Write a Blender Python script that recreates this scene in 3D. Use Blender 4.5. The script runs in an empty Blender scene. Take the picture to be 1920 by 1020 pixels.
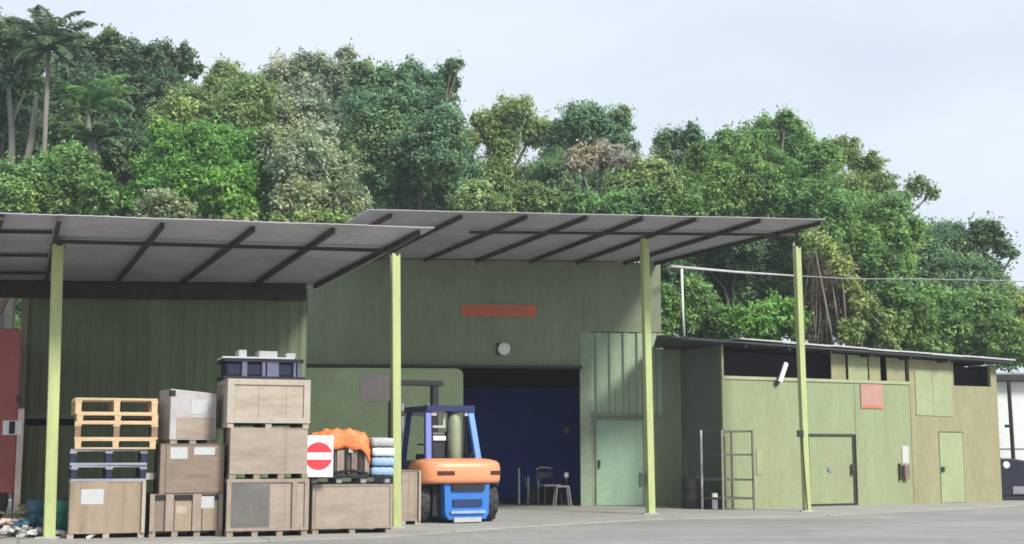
import bpy, bmesh, math, random
import numpy as np
from mathutils import Vector, Matrix
R = math.radians
rnd = random.Random(7)
SC = bpy.context.scene
COL = SC.collection

# ------------------------------------------------------------------ camera
F = 2500.0                       # focal length in photo pixels (1920 wide)
TH = math.atan(335 / F)          # upward pitch
CZ = 1.3
cam = bpy.data.cameras.new("camera")
cam.sensor_width = 36.0
cam.lens = 36.0 * F / 1920.0
cam.clip_end = 3000
cam.clip_start = 0.1
co = bpy.data.objects.new("camera", cam)
COL.objects.link(co)
co.location = (0, 0, CZ)
co.rotation_euler = (R(90) + TH, 0, 0)
SC.camera = co

# ------------------------------------------------------------------ sky and sun
SUN_EL, SUN_AZ = R(38), R(134)       # azimuth clockwise from +Y: behind the camera, to its right
w = bpy.data.worlds.new("World")
SC.world = w
w.use_nodes = True
nt = w.node_tree
nt.nodes.clear()
wo = nt.nodes.new("ShaderNodeOutputWorld")
bg = nt.nodes.new("ShaderNodeBackground")
bg.inputs["Strength"].default_value = 0.1
sky = nt.nodes.new("ShaderNodeTexSky")
sky.sky_type = 'NISHITA'
sky.sun_disc = False
sky.sun_elevation = SUN_EL
sky.sun_rotation = SUN_AZ
sky.air_density = 1.0
sky.dust_density = 2.0
tc = nt.nodes.new("ShaderNodeTexCoord")
mp = nt.nodes.new("ShaderNodeMapping")
mp.inputs["Scale"].default_value = (2.2, 2.2, 6.0)
nz = nt.nodes.new("ShaderNodeTexNoise")
nz.inputs["Scale"].default_value = 1.6
nz.inputs["Detail"].default_value = 5
nz.inputs["Roughness"].default_value = 0.45
rmp = nt.nodes.new("ShaderNodeMapRange")
rmp.inputs["From Min"].default_value = 0.3
rmp.inputs["From Max"].default_value = 0.7
rmp.inputs["To Min"].default_value = 0.76
rmp.inputs["To Max"].default_value = 1.0
mx = nt.nodes.new("ShaderNodeMix")
mx.data_type = 'RGBA'
mx.clamp_factor = True
mx.inputs[7].default_value = (6.2, 6.75, 7.5, 1)     # thin bright overcast
nt.links.new(tc.outputs["Generated"], mp.inputs["Vector"])
nt.links.new(mp.outputs["Vector"], nz.inputs["Vector"])
nt.links.new(nz.outputs["Fac"], rmp.inputs["Value"])
nt.links.new(rmp.outputs["Result"], mx.inputs[0])
nt.links.new(sky.outputs["Color"], mx.inputs[6])
nt.links.new(mx.outputs[2], bg.inputs["Color"])
nt.links.new(bg.outputs["Background"], wo.inputs["Surface"])

sl = bpy.data.lights.new("sun", 'SUN')
sl.energy = 3.2
sl.angle = R(13)
sl.color = (1.0, 0.955, 0.88)
so = bpy.data.objects.new("sun", sl)
COL.objects.link(so)
so.location = (20, -20, 40)
sd = Vector((math.sin(SUN_AZ) * math.cos(SUN_EL), math.cos(SUN_AZ) * math.cos(SUN_EL), math.sin(SUN_EL)))
so.rotation_euler = sd.to_track_quat('Z', 'Y').to_euler()

SC.view_settings.view_transform = 'Standard'
SC.view_settings.look = 'None'
SC.view_settings.gamma = 1.0
SC.view_settings.exposure = 0.52
SC.cycles.filter_width = 1.7
SC.cycles.max_bounces = 8
SC.cycles.transparent_max_bounces = 8

# ------------------------------------------------------------------ pixel -> world helpers
CT, ST = math.cos(TH), math.sin(TH)
def ray(px, py):
    u = (px - 960) / F
    v = (510 - py) / F
    return Vector((u, CT - v * ST, ST + v * CT))
def P(px, py, Y):
    d = ray(px, py)
    return Vector((0, 0, CZ)) + d * (Y / d.y)
def PZ(px, py, z):
    d = ray(px, py)
    return Vector((0, 0, CZ)) + d * ((z - CZ) / d.z)
class Frame:
    """a vertical plane through (ox, oy); local x runs along it, local y goes into it"""
    def __init__(s, ox, oy, deg):
        s.o = Vector((ox, oy, 0)); s.a = R(deg)
        s.ax = Vector((math.cos(s.a), math.sin(s.a), 0)); s.ay = Vector((-math.sin(s.a), math.cos(s.a), 0))
    def uz(s, px, py, off=0.0):
        d = ray(px, py); c = Vector((0, 0, CZ))
        t = (s.o + s.ay * off - c).dot(s.ay) / d.dot(s.ay)
        p = c + d * t
        return (p - s.o).dot(s.ax), p.z
    def world(s, x, y, z):
        return s.o + s.ax * x + s.ay * y + Vector((0, 0, z))

# ------------------------------------------------------------------ materials
def lin(r, g, b):
    def f(c):
        c /= 255.0
        return c / 12.92 if c <= 0.04045 else ((c + 0.055) / 1.055) ** 2.4
    return (f(r), f(g), f(b))
MATS = {}
def mat(name, col, rough=0.7, var=0.18, scale=3.0, metal=0.0, stain=0.0, stain_col=None, stretch=(1, 1, 1), bump=0.0, bump_scale=None, spec=0.5, fine=0.07, streak=0.0):
    if name in MATS: return MATS[name]
    m = bpy.data.materials.new(name); m.use_nodes = True
    n = m.node_tree; b = n.nodes["Principled BSDF"]
    b.inputs["Roughness"].default_value = rough
    b.inputs["Metallic"].default_value = metal
    b.inputs["Specular IOR Level"].default_value = spec
    t = n.nodes.new("ShaderNodeTexCoord"); mpp = n.nodes.new("ShaderNodeMapping")
    mpp.inputs["Scale"].default_value = stretch
    n.links.new(t.outputs["Object"], mpp.inputs["Vector"])
    no = n.nodes.new("ShaderNodeTexNoise"); no.inputs["Scale"].default_value = scale
    no.inputs["Detail"].default_value = 8; no.inputs["Roughness"].default_value = 0.62
    n.links.new(mpp.outputs["Vector"], no.inputs["Vector"])
    mr = n.nodes.new("ShaderNodeMapRange"); mr.inputs["From Min"].default_value = 0.25; mr.inputs["From Max"].default_value = 0.75
    n.links.new(no.outputs["Fac"], mr.inputs["Value"])
    mxx = n.nodes.new("ShaderNodeMix"); mxx.data_type = 'RGBA'
    mxx.inputs[6].default_value = tuple(c * (1 - var) for c in col) + (1,)
    mxx.inputs[7].default_value = tuple(min(1, c * (1 + var)) for c in col) + (1,)
    n.links.new(mr.outputs["Result"], mxx.inputs[0])
    out = mxx.outputs[2]
    if stain > 0:
        n2 = n.nodes.new("ShaderNodeTexNoise"); n2.inputs["Scale"].default_value = scale * 0.37
        n2.inputs["Detail"].default_value = 6; n2.inputs["Roughness"].default_value = 0.7
        off = n.nodes.new("ShaderNodeVectorMath"); off.operation = 'ADD'; off.inputs[1].default_value = (13.1, 7.7, 3.3)
        n.links.new(mpp.outputs["Vector"], off.inputs[0]); n.links.new(off.outputs[0], n2.inputs["Vector"])
        r2 = n.nodes.new("ShaderNodeMapRange"); r2.inputs["From Min"].default_value = 0.5; r2.inputs["From Max"].default_value = 0.72
        r2.inputs["To Max"].default_value = stain
        n.links.new(n2.outputs["Fac"], r2.inputs["Value"])
        m3 = n.nodes.new("ShaderNodeMix"); m3.data_type = 'RGBA'
        sc_ = stain_col or tuple(c * 0.5 for c in col)
        m3.inputs[7].default_value = tuple(sc_) + (1,)
        n.links.new(r2.outputs["Result"], m3.inputs[0]); n.links.new(out, m3.inputs[6])
        out = m3.outputs[2]
    if fine > 0:
        nf = n.nodes.new("ShaderNodeTexNoise"); nf.inputs["Scale"].default_value = scale * 8.3; nf.inputs["Detail"].default_value = 4; nf.inputs["Roughness"].default_value = 0.7
        n.links.new(mpp.outputs["Vector"], nf.inputs["Vector"])
        rf_ = n.nodes.new("ShaderNodeMapRange"); rf_.inputs["From Min"].default_value = 0.36; rf_.inputs["From Max"].default_value = 0.62
        rf_.inputs["To Min"].default_value = 1 - 1.6 * fine; rf_.inputs["To Max"].default_value = 1 + 0.5 * fine
        n.links.new(nf.outputs["Fac"], rf_.inputs["Value"])
        vm = n.nodes.new("ShaderNodeVectorMath"); vm.operation = 'SCALE'
        n.links.new(out, vm.inputs[0]); n.links.new(rf_.outputs["Result"], vm.inputs["Scale"]); out = vm.outputs[0]
    if streak > 0:
        ms_ = n.nodes.new("ShaderNodeMapping"); ms_.inputs["Scale"].default_value = (3.2, 3.2, 0.16)
        n.links.new(t.outputs["Object"], ms_.inputs["Vector"])
        ns_ = n.nodes.new("ShaderNodeTexNoise"); ns_.inputs["Scale"].default_value = 1.7; ns_.inputs["Detail"].default_value = 5; ns_.inputs["Roughness"].default_value = 0.65
        n.links.new(ms_.outputs["Vector"], ns_.inputs["Vector"])
        rs_ = n.nodes.new("ShaderNodeMapRange"); rs_.inputs["From Min"].default_value = 0.54; rs_.inputs["From Max"].default_value = 0.75; rs_.inputs["To Max"].default_value = streak
        n.links.new(ns_.outputs["Fac"], rs_.inputs["Value"])
        mk = n.nodes.new("ShaderNodeMix"); mk.data_type = 'RGBA'; mk.inputs[7].default_value = (col[0]*0.62, col[1]*0.55, col[2]*0.5, 1)
        n.links.new(rs_.outputs["Result"], mk.inputs[0]); n.links.new(out, mk.inputs[6]); out = mk.outputs[2]
    n.links.new(out, b.inputs["Base Color"])
    if bump > 0:
        bp = n.nodes.new("ShaderNodeBump"); bp.inputs["Strength"].default_value = bump; bp.inputs["Distance"].default_value = 0.02
        if bump_scale:
            n4 = n.nodes.new("ShaderNodeTexNoise"); n4.inputs["Scale"].default_value = bump_scale; n4.inputs["Detail"].default_value = 6
            n.links.new(mpp.outputs["Vector"], n4.inputs["Vector"]); n.links.new(n4.outputs["Fac"], bp.inputs["Height"])
        else:
            n.links.new(no.outputs["Fac"], bp.inputs["Height"])
        n.links.new(bp.outputs["Normal"], b.inputs["Normal"])
    MATS[name] = m
    return m
def leafmat(name, col, var=0.45, yellow=0.12, trans=0.5):
    if name in MATS: return MATS[name]
    m = bpy.data.materials.new(name); m.use_nodes = True
    n = m.node_tree; b = n.nodes["Principled BSDF"]; o = n.nodes["Material Output"]
    g = n.nodes.new("ShaderNodeNewGeometry")
    mr = n.nodes.new("ShaderNodeValToRGB"); cr = mr.color_ramp
    stops = ((0.0, 0.45, 0.9), (0.35, 0.85, 1.0), (0.75, 1.2, 1.0 + yellow), (0.9, 1.5, 1.1 + yellow), (1.0, 1.85, 1.2 + yellow))
    while len(cr.elements) < len(stops): cr.elements.new(0.5)
    for e, (p_, f_, y_) in zip(cr.elements, stops):
        e.position = p_; e.color = (min(.8, col[0]*f_*y_), min(.8, col[1]*f_), min(.8, col[2]*f_*(1.0 if f_ < 1.5 else 1.1)), 1)
    tcn = n.nodes.new("ShaderNodeTexCoord"); nn = n.nodes.new("ShaderNodeTexNoise"); nn.inputs["Scale"].default_value = 0.9; nn.inputs["Detail"].default_value = 3
    n.links.new(tcn.outputs["Object"], nn.inputs["Vector"])
    ad = n.nodes.new("ShaderNodeMath"); ad.operation = 'MULTIPLY_ADD'; ad.inputs[1].default_value = 1.3; ad.inputs[2].default_value = -0.65
    n.links.new(nn.outputs["Fac"], ad.inputs[0])
    ad2 = n.nodes.new("ShaderNodeMath"); ad2.operation = 'ADD'; ad2.use_clamp = True
    n.links.new(g.outputs["Random Per Island"], ad2.inputs[0]); n.links.new(ad.outputs[0], ad2.inputs[1])
    n.links.new(ad2.outputs[0], mr.inputs[0])
    n5 = n.nodes.new("ShaderNodeTexNoise"); n5.inputs["Scale"].default_value = 0.55; n5.inputs["Detail"].default_value = 2
    of5 = n.nodes.new("ShaderNodeVectorMath"); of5.operation = 'ADD'; of5.inputs[1].default_value = (31.0, 5.0, 17.0)
    n.links.new(tcn.outputs["Object"], of5.inputs[0]); n.links.new(of5.outputs[0], n5.inputs["Vector"])
    r5 = n.nodes.new("ShaderNodeMapRange"); r5.inputs["From Min"].default_value = 0.35; r5.inputs["From Max"].default_value = 0.65
    n.links.new(n5.outputs["Fac"], r5.inputs["Value"])
    h5 = n.nodes.new("ShaderNodeMix"); h5.data_type = 'RGBA'; h5.inputs[6].default_value = (0.93, 0.99, 1.07, 1); h5.inputs[7].default_value = (1.08, 1.02, 0.88, 1)
    n.links.new(r5.outputs["Result"], h5.inputs[0])
    q5 = n.nodes.new("ShaderNodeMix"); q5.data_type = 'RGBA'; q5.blend_type = 'MULTIPLY'; q5.inputs[0].default_value = 1.0
    n.links.new(mr.outputs[0], q5.inputs[6]); n.links.new(h5.outputs[2], q5.inputs[7])
    n.links.new(q5.outputs[2], b.inputs["Base Color"])
    b.inputs["Roughness"].default_value = 0.5
    b.inputs["Specular IOR Level"].default_value = 0.35
    tr = n.nodes.new("ShaderNodeBsdfTranslucent")
    n.links.new(q5.outputs[2], tr.inputs["Color"])
    ms = n.nodes.new("ShaderNodeMixShader"); ms.inputs[0].default_value = trans
    n.links.new(b.outputs[0], ms.inputs[1]); n.links.new(tr.outputs[0], ms.inputs[2])
    n.links.new(ms.outputs[0], o.inputs["Surface"])
    MATS[name] = m
    return m

M_wallA = mat("green_sheet_paint", (0.182, 0.233, 0.134), 0.75, 0.16, 1.2, stain=0.45, stain_col=(0.10, 0.105, 0.075), stretch=(1.6, 1.6, 0.35), streak=0.22)
M_wallB = mat("olive_wall_paint", (0.219, 0.257, 0.166), 0.8, 0.14, 1.0, stain=0.35, stain_col=(0.13, 0.13, 0.11), stretch=(1.2, 1.2, 0.5), streak=0.22)
M_slide = mat("sliding_door_green", (0.419, 0.512, 0.295), 0.7, 0.12, 1.6, stain=0.3, streak=0.22)
M_door = mat("mint_green_door", (0.28, 0.414, 0.291), 0.65, 0.1, 2.0, stain=0.2, streak=0.35)
M_shed = mat("pale_green_shed_paint", (0.275, 0.33, 0.185), 0.8, 0.12, 1.3, stain=0.7, stain_col=(0.30, 0.295, 0.16), stretch=(1.5, 1.5, 0.4), streak=0.22)
M_shedbrown = mat("tan_plywood_paint", (0.3, 0.285, 0.165), 0.85, 0.16, 1.2, stain=0.9, stain_col=(0.30, 0.325, 0.17), stretch=(1.5, 1.5, 0.45), streak=0.22)
M_shedlight = mat("pale_green_board", (0.33, 0.38, 0.21), 0.8, 0.1, 2.0, stain=0.25, streak=0.22)
M_post = mat("lime_post_paint", (0.43, 0.5, 0.215), 0.55, 0.12, 2.0, stain=0.6, stain_col=(0.30, 0.29, 0.14), stretch=(2, 2, 0.35), streak=0.22)
M_roof = mat("grey_roof_sheet", (0.49, 0.485, 0.53), 0.75, 0.14, 1.4, stain=0.6, stain_col=(0.31, 0.29, 0.29), streak=0.0)
M_steel = mat("dark_steel_rafter", (0.05, 0.036, 0.034), 0.75, 0.4, 3.0, stain=0.5, stain_col=(0.09, 0.05, 0.035))
M_dark = mat("dark_interior_and_shade", (0.013, 0.013, 0.017), 0.9, 0.2, 1.5)  # near-black interior tone, also on the shade sheets behind the shed vents
M_blue = mat("navy_interior_wall", (0.025, 0.075, 0.52), 0.7, 0.25, 1.0, stain=0.4, stain_col=(0.03, 0.055, 0.2))
M_conc = mat("worn_concrete", (0.36, 0.355, 0.325), 0.9, 0.14, 1.1, stain=0.55, stain_col=(0.26, 0.255, 0.24), bump=0.15, bump_scale=25)
M_asph = mat("worn_grey_yard", (0.285, 0.28, 0.265), 0.92, 0.14, 0.6, stain=0.75, stain_col=(0.20, 0.197, 0.19), bump=0.2, bump_scale=40)
M_trim = mat("dark_trim", (0.03, 0.032, 0.03), 0.7, 0.2, 4)
M_black = mat("black_rubber", (0.018, 0.018, 0.02), 0.75, 0.25, 6)
M_bplast = mat("black_plastic", (0.02, 0.02, 0.03), 0.45, 0.2, 4)
M_navy = mat("navy_plastic", (0.011, 0.017, 0.051), 0.45, 0.25, 5, stain=0.4, stain_col=(0.06, 0.07, 0.10))
M_grey = mat("galvanised_grey", (0.30, 0.30, 0.33), 0.5, 0.2, 6, metal=0.3)
M_lgrey = mat("weathered_light_grey", (0.50, 0.50, 0.50), 0.7, 0.15, 4, stain=0.3)
M_white = mat("white_paint", (0.78, 0.79, 0.78), 0.6, 0.06, 3, stain=0.2, stain_col=(0.55, 0.55, 0.52))
M_paper = mat("paper_label_white", (0.518, 0.54, 0.533), 0.8, 0.1, 9, stain=0.35, stain_col=(0.5, 0.55, 0.55))
WS = (6, 6, 1)
M_wood1 = mat("plywood_tan", (0.342, 0.269, 0.193), 0.8, 0.16, 2.2, stain=0.8, stain_col=(0.17, 0.133, 0.095), stretch=(4, 4, 1), bump=0.1, streak=0.22)
M_wood2 = mat("plywood_pinkish", (0.38, 0.315, 0.258), 0.8, 0.13, 2.0, stain=0.8, stain_col=(0.207, 0.17, 0.14), stretch=(1, 1, 4), bump=0.1, streak=0.22)
M_wood3 = mat("plywood_brown", (0.254, 0.198, 0.155), 0.85, 0.2, 2.6, stain=0.8, stain_col=(0.112, 0.087, 0.072), stretch=(1, 1, 4), bump=0.1, streak=0.22)
M_wood4 = mat("plywood_greyed", (0.15, 0.145, 0.135), 0.85, 0.25, 2.6, stain=0.5, stain_col=(0.10, 0.10, 0.10), bump=0.1, streak=0.22)
M_wood5 = mat("fresh_crate_board", (0.455, 0.394, 0.319), 0.8, 0.1, 2.0, stain=0.8, stain_col=(0.254, 0.218, 0.175), stretch=(1, 1, 4), streak=0.35)
M_batten = mat("batten_timber", (0.327, 0.269, 0.22), 0.8, 0.2, 3, stretch=(3, 3, 1), stain=0.4)
M_battenp = mat("pale_batten_timber", (0.455, 0.402, 0.342), 0.8, 0.15, 3, stretch=(3, 3, 1), stain=0.3)
M_pallet = mat("pallet_pine", (0.62, 0.46, 0.28), 0.75, 0.2, 3, stretch=(1, 4, 4), stain=0.4, stain_col=(0.306, 0.204, 0.116))
M_palletd = mat("pallet_old_timber", (0.251, 0.178, 0.112), 0.85, 0.25, 3, stretch=(1, 4, 4), stain=0.4)
M_orange = mat("orange_truck_paint", (0.8, 0.31, 0.15), 0.4, 0.08, 3, stain=0.25, stain_col=(0.80, 0.42, 0.28))
M_fblue = mat("forklift_blue_paint", (0.035, 0.19, 0.62), 0.4, 0.12, 3, stain=0.25, stain_col=(0.03, 0.11, 0.33))
M_fnavy = mat("forklift_dark_blue", (0.012, 0.02, 0.1), 0.45, 0.2, 3)
M_tarp = mat("orange_tarpaulin", (0.85, 0.23, 0.065), 0.55, 0.12, 5, stain=0.3, stain_col=(0.88, 0.38, 0.18), bump=0.5, bump_scale=14)
M_red = mat("sign_red", (0.70, 0.045, 0.06), 0.5, 0.1, 8, stain=0.3, stain_col=(0.72, 0.2, 0.2))
M_banner = mat("faded_orange_banner", (0.62, 0.155, 0.075), 0.7, 0.14, 4, stain=0.4, stain_col=(0.55, 0.24, 0.15))
M_bannerd = mat("dull_orange_lettering", (0.53, 0.135, 0.065), 0.7, 0.15, 6)
M_notice = mat("faded_pink_notice", (0.46, 0.26, 0.22), 0.8, 0.14, 5, stain=0.4, stain_col=(0.46, 0.33, 0.28))
M_noticeg = mat("faded_mauve_notice", (0.51, 0.442, 0.425), 0.8, 0.14, 5, stain=0.4)
M_truck = mat("red_truck_paint", (0.33, 0.085, 0.08), 0.6, 0.15, 2, stain=0.4, stain_col=(0.24, 0.08, 0.075), streak=0.22)
M_pinkw = mat("pinkish_white_paint", (0.66, 0.52, 0.45), 0.7, 0.12, 3)
M_bark = mat("tree_bark", (0.13, 0.115, 0.095), 0.9, 0.35, 4, stretch=(2, 2, 0.5), stain=0.4, stain_col=(0.24, 0.23, 0.20))
M_barkp = mat("pale_bark", (0.20, 0.195, 0.165), 0.9, 0.3, 4, stretch=(2, 2, 0.5), stain=0.4, stain_col=(0.18, 0.17, 0.14))
M_vine = mat("dry_vine_stem", (0.22, 0.175, 0.135), 0.9, 0.3, 5)
M_soil = mat("hill_soil_green", (0.028, 0.045, 0.022), 0.95, 0.4, 0.8, stain=0.4, stain_col=(0.05, 0.045, 0.03))
M_lblue = mat("pale_blue_sack", (0.32, 0.47, 0.68), 0.7, 0.15, 6, stain=0.4, stain_col=(0.6, 0.66, 0.72))
M_teal = mat("teal_plastic", (0.038, 0.247, 0.15), 0.5, 0.25, 6, stain=0.4, stain_col=(0.15, 0.36, 0.28))
M_sblue = mat("steel_blue_plastic", (0.042, 0.119, 0.182), 0.55, 0.25, 6)
M_brownm = mat("rusty_machine_brown", (0.20, 0.15, 0.12), 0.7, 0.4, 9, stain=0.5, stain_col=(0.33, 0.27, 0.22))
M_plastic_wrap = mat("grey_plastic_wrap", (0.48, 0.47, 0.48), 0.4, 0.14, 3, stain=0.5, stain_col=(0.306, 0.292, 0.299), bump=0.3, bump_scale=9)
M_glass = mat("smoked_glass", (0.10, 0.13, 0.12), 0.1, 0.1, 3)

L_dark = leafmat("leaf_dark_green", (0.125, 0.23, 0.115))
L_blue = leafmat("leaf_bluish_green", (0.2, 0.36, 0.19))
L_mid = leafmat("leaf_mid_green", (0.225, 0.415, 0.14))
L_olive = leafmat("leaf_olive_green", (0.28, 0.43, 0.17))
L_bright = leafmat("leaf_bright_green", (0.2, 0.43, 0.105))
L_yel = leafmat("leaf_yellow_green", (0.335, 0.48, 0.18))
L_pale = leafmat("leaf_pale_grey_green", (0.385, 0.49, 0.3))
L_beige = leafmat("leaf_beige_bloom", (0.45, 0.44, 0.32), yellow=0.1)
L_grey = leafmat("leaf_sparse_grey", (0.36, 0.46, 0.31), yellow=0.1)
L_dry = leafmat("leaf_dry_brown", (0.24, 0.21, 0.15), yellow=0.15)

# ------------------------------------------------------------------ mesh helpers
class MB:
    def __init__(s): s.v = []; s.f = []
    def add(s, vs, fs):
        o = len(s.v); s.v += [tuple(x) for x in vs]; s.f += [tuple(i + o for i in q) for q in fs]
        return s
    def box(s, x0, x1, y0, y1, z0, z1):
        return s.add([(x0,y0,z0),(x1,y0,z0),(x1,y1,z0),(x0,y1,z0),(x0,y0,z1),(x1,y0,z1),(x1,y1,z1),(x0,y1,z1)],
                     [(0,3,2,1),(4,5,6,7),(0,1,5,4),(1,2,6,5),(2,3,7,6),(3,0,4,7)])
    def beam(s, p, q, wd, ht, up=(0, 0, 1)):
        p = Vector(p); q = Vector(q); d = (q - p).normalized(); up = Vector(up)
        sx = d.cross(up)
        if sx.length < 1e-4: sx = d.cross(Vector((0, 1, 0)))
        sx.normalize(); sz = sx.cross(d).normalized()
        c = []
        for e in (p, q):
            for a, b in ((-1, -1), (1, -1), (1, 1), (-1, 1)):
                c.append(e + sx * a * wd / 2 + sz * b * ht / 2)
        return s.add(c, [(0,3,2,1),(4,5,6,7),(0,1,5,4),(1,2,6,5),(2,3,7,6),(3,0,4,7)])
    def tube(s, pts, rs, n=8, cap=True):
        pts = [Vector(p) for p in pts]
        if not isinstance(rs, (list, tuple)): rs = [rs] * len(pts)
        vs = []; ref = None
        for i, p in enumerate(pts):
            a = pts[max(0, i - 1)]; b = pts[min(len(pts) - 1, i + 1)]
            d = (b - a).normalized()
            if ref is None:
                ref = d.cross(Vector((0, 0, 1)))
                if ref.length < 0.1: ref = d.cross(Vector((0, 1, 0)))
            x = (ref - d * ref.dot(d)).normalized(); y = d.cross(x); ref = x
            for k in range(n):
                t = 2 * math.pi * k / n
                vs.append(p + (x * math.cos(t) + y * math.sin(t)) * rs[i])
        fs = []
        for i in range(len(pts) - 1):
            for k in range(n):
                fs.append((i*n+k, i*n+(k+1)%n, (i+1)*n+(k+1)%n, (i+1)*n+k))
        if cap:
            fs.append(tuple(reversed(range(n)))); fs.append(tuple((len(pts)-1)*n + k for k in range(n)))
        return s.add(vs, fs)
    def prism(s, poly, y0, y1, plane='xz'):
        """extrude a 2-D polygon; xz: along y, xy: along z, yz: along x"""
        def m(a, b, c):
            return (a, c, b) if plane == 'xz' else ((a, b, c) if plane == 'xy' else (c, a, b))
        n = len(poly)
        vs = [m(a, b, y0) for a, b in poly] + [m(a, b, y1) for a, b in poly]
        fs = [tuple(range(n)), tuple(reversed(range(n, 2*n)))] + [(i, n+i, n+(i+1)%n, (i+1)%n) for i in range(n)]
        return s.add(vs, fs)
    def lathe(s, prof, axis='x', c=(0, 0, 0), n=24):
        """prof: (offset along the axis, radius)"""
        vs = []
        for a, r in prof:
            for k in range(n):
                t = 2*math.pi*k/n; u, v = r*math.cos(t), r*math.sin(t)
                p = (a, u, v) if axis == 'x' else ((u, a, v) if axis == 'y' else (u, v, a))
                vs.append((p[0]+c[0], p[1]+c[1], p[2]+c[2]))
        fs = []
        for i in range(len(prof)-1):
            for k in range(n):
                fs.append((i*n+k, i*n+(k+1)%n, (i+1)*n+(k+1)%n, (i+1)*n+k))
        fs.append(tuple(reversed(range(n)))); fs.append(tuple((len(prof)-1)*n+k for k in range(n)))
        return s.add(vs, fs)
    def corr(s, x0, x1, z0, z1, y=0.0, pitch=0.2, depth=0.025, thick=0.02, trap=True):
        """profiled sheet standing in the local xz plane, ribs along z"""
        xs = []; x = x0; k = 0
        prof = [(0.0, 0), (0.30, 0), (0.42, 1), (0.70, 1), (0.82, 0)] if trap else [(i/8.0, 0.5-0.5*math.cos(2*math.pi*i/8)) for i in range(8)]
        while x < x1 - 1e-6:
            for a, h in prof:
                xx = x + a*pitch
                if xx < x1: xs.append((xx, h))
            x += pitch
        xs.append((x1, 0))
        n = len(xs); vs = []
        for z in (z0, z1):
            for xx, h in xs: vs.append((xx, y - h*depth, z))
        for z in (z0, z1):
            for xx, h in xs: vs.append((xx, y - h*depth + thick, z))
        fs = []
        for i in range(n-1):
            fs.append((i, i+1, n+i+1, n+i)); fs.append((2*n+i+1, 2*n+i, 3*n+i, 3*n+i+1))
            fs.append((i+1, i, 2*n+i, 2*n+i+1)); fs.append((n+i, n+i+1, 3*n+i+1, 3*n+i))
        fs.append((0, n, 3*n, 2*n)); fs.append((n-1, 3*n-1, 4*n-1, 2*n-1))
        return s.add(vs, fs)
    def build(s, name, m, parent=None, bevel=0.0, smooth=False, seg=2):
        me = bpy.data.meshes.new(name); me.from_pydata(s.v, [], s.f)
        bm = bmesh.new(); bm.from_mesh(me)
        bmesh.ops.recalc_face_normals(bm, faces=bm.faces)
        if bevel > 0:
            bmesh.ops.bevel(bm, geom=[e for e in bm.edges if len(e.link_faces) == 2 and e.calc_face_angle(0) > 0.5], offset=bevel, segments=seg, affect='EDGES', profile=0.6)
        bm.to_mesh(me); bm.free()
        if smooth:
            for p in me.polygons: p.use_smooth = True
        me.materials.append(m)
        o = bpy.data.objects.new(name, me); COL.objects.link(o)
        if parent: o.parent = parent
        return o

def thing(name, label, cat, loc=(0, 0, 0), rz=0.0, group=None):
    o = bpy.data.objects.new(name, None); COL.objects.link(o)
    o.empty_display_size = 0.2
    o.location = loc; o.rotation_euler = (0, 0, rz)
    o["label"] = label; o["category"] = cat
    if group: o["group"] = group
    return o
def tag(o, label, cat, group=None):
    o["label"] = label; o["category"] = cat
    if group: o["group"] = group
    return o
def kind(o, k):
    o["kind"] = k; return o
def jit(m, amp):
    for v in m.vertices:
        v.co += Vector((rnd.uniform(-amp, amp), rnd.uniform(-amp, amp), rnd.uniform(-amp, amp)))

# ------------------------------------------------------------------ ground
g = MB()
g.add([(-150, -40, 0), (150, -40, 0), (150, 180, 0), (-150, 180, 0)], [(0, 1, 2, 3)])
kind(g.build("ground", M_asph), "structure")
# concrete apron: a thin slab under the canopies
pts = [PZ(-200, 1030, 0), PZ(300, 1022, 0), PZ(700, 1009, 0), PZ(960, 990, 0), PZ(1240, 974, 0), PZ(1520, 969, 0), PZ(1960, 946.5, 0)]
poly = [(p.x, p.y) for p in pts] + [(14.2, 36), (-14, 36)]
ap = MB(); ap.prism(poly, -0.05, 0.022, 'xy')
kind(ap.build("concrete_apron", M_conc), "structure")
cm = M_conc.node_tree; cb = cm.nodes["Principled BSDF"]; src = cb.inputs["Base Color"].links[0].from_socket
tcc = cm.nodes.new("ShaderNodeTexCoord"); mpc = cm.nodes.new("ShaderNodeMapping"); mpc.inputs["Rotation"].default_value = (0, 0, R(-20)); cm.links.new(tcc.outputs["Object"], mpc.inputs["Vector"])
bk = cm.nodes.new("ShaderNodeTexBrick"); bk.inputs["Scale"].default_value = 1.0; bk.inputs["Brick Width"].default_value = 3.4; bk.inputs["Row Height"].default_value = 2.6; bk.inputs["Mortar Size"].default_value = 0.016
bk.inputs["Color1"].default_value = (1, 1, 1, 1); bk.inputs["Color2"].default_value = (0.93, 0.93, 0.92, 1); bk.inputs["Mortar"].default_value = (0.55, 0.54, 0.52, 1)
cm.links.new(mpc.outputs["Vector"], bk.inputs["Vector"])
mu = cm.nodes.new("ShaderNodeMix"); mu.data_type = 'RGBA'; mu.blend_type = 'MULTIPLY'; mu.inputs[0].default_value = 1.0
cm.links.new(src, mu.inputs[6]); cm.links.new(bk.outputs["Color"], mu.inputs[7]); cm.links.new(mu.outputs[2], cb.inputs["Base Color"])
am = M_asph.node_tree; ab = am.nodes["Principled BSDF"]; asrc = ab.inputs["Base Color"].links[0].from_socket
tca = am.nodes.new("ShaderNodeTexCoord"); mpa = am.nodes.new("ShaderNodeMapping"); mpa.inputs["Rotation"].default_value = (0, 0, R(-14)); mpa.inputs["Scale"].default_value = (0.12, 0.8, 1)
am.links.new(tca.outputs["Object"], mpa.inputs["Vector"])
na = am.nodes.new("ShaderNodeTexNoise"); na.inputs["Scale"].default_value = 1.4; na.inputs["Detail"].default_value = 5; am.links.new(mpa.outputs["Vector"], na.inputs["Vector"])
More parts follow.
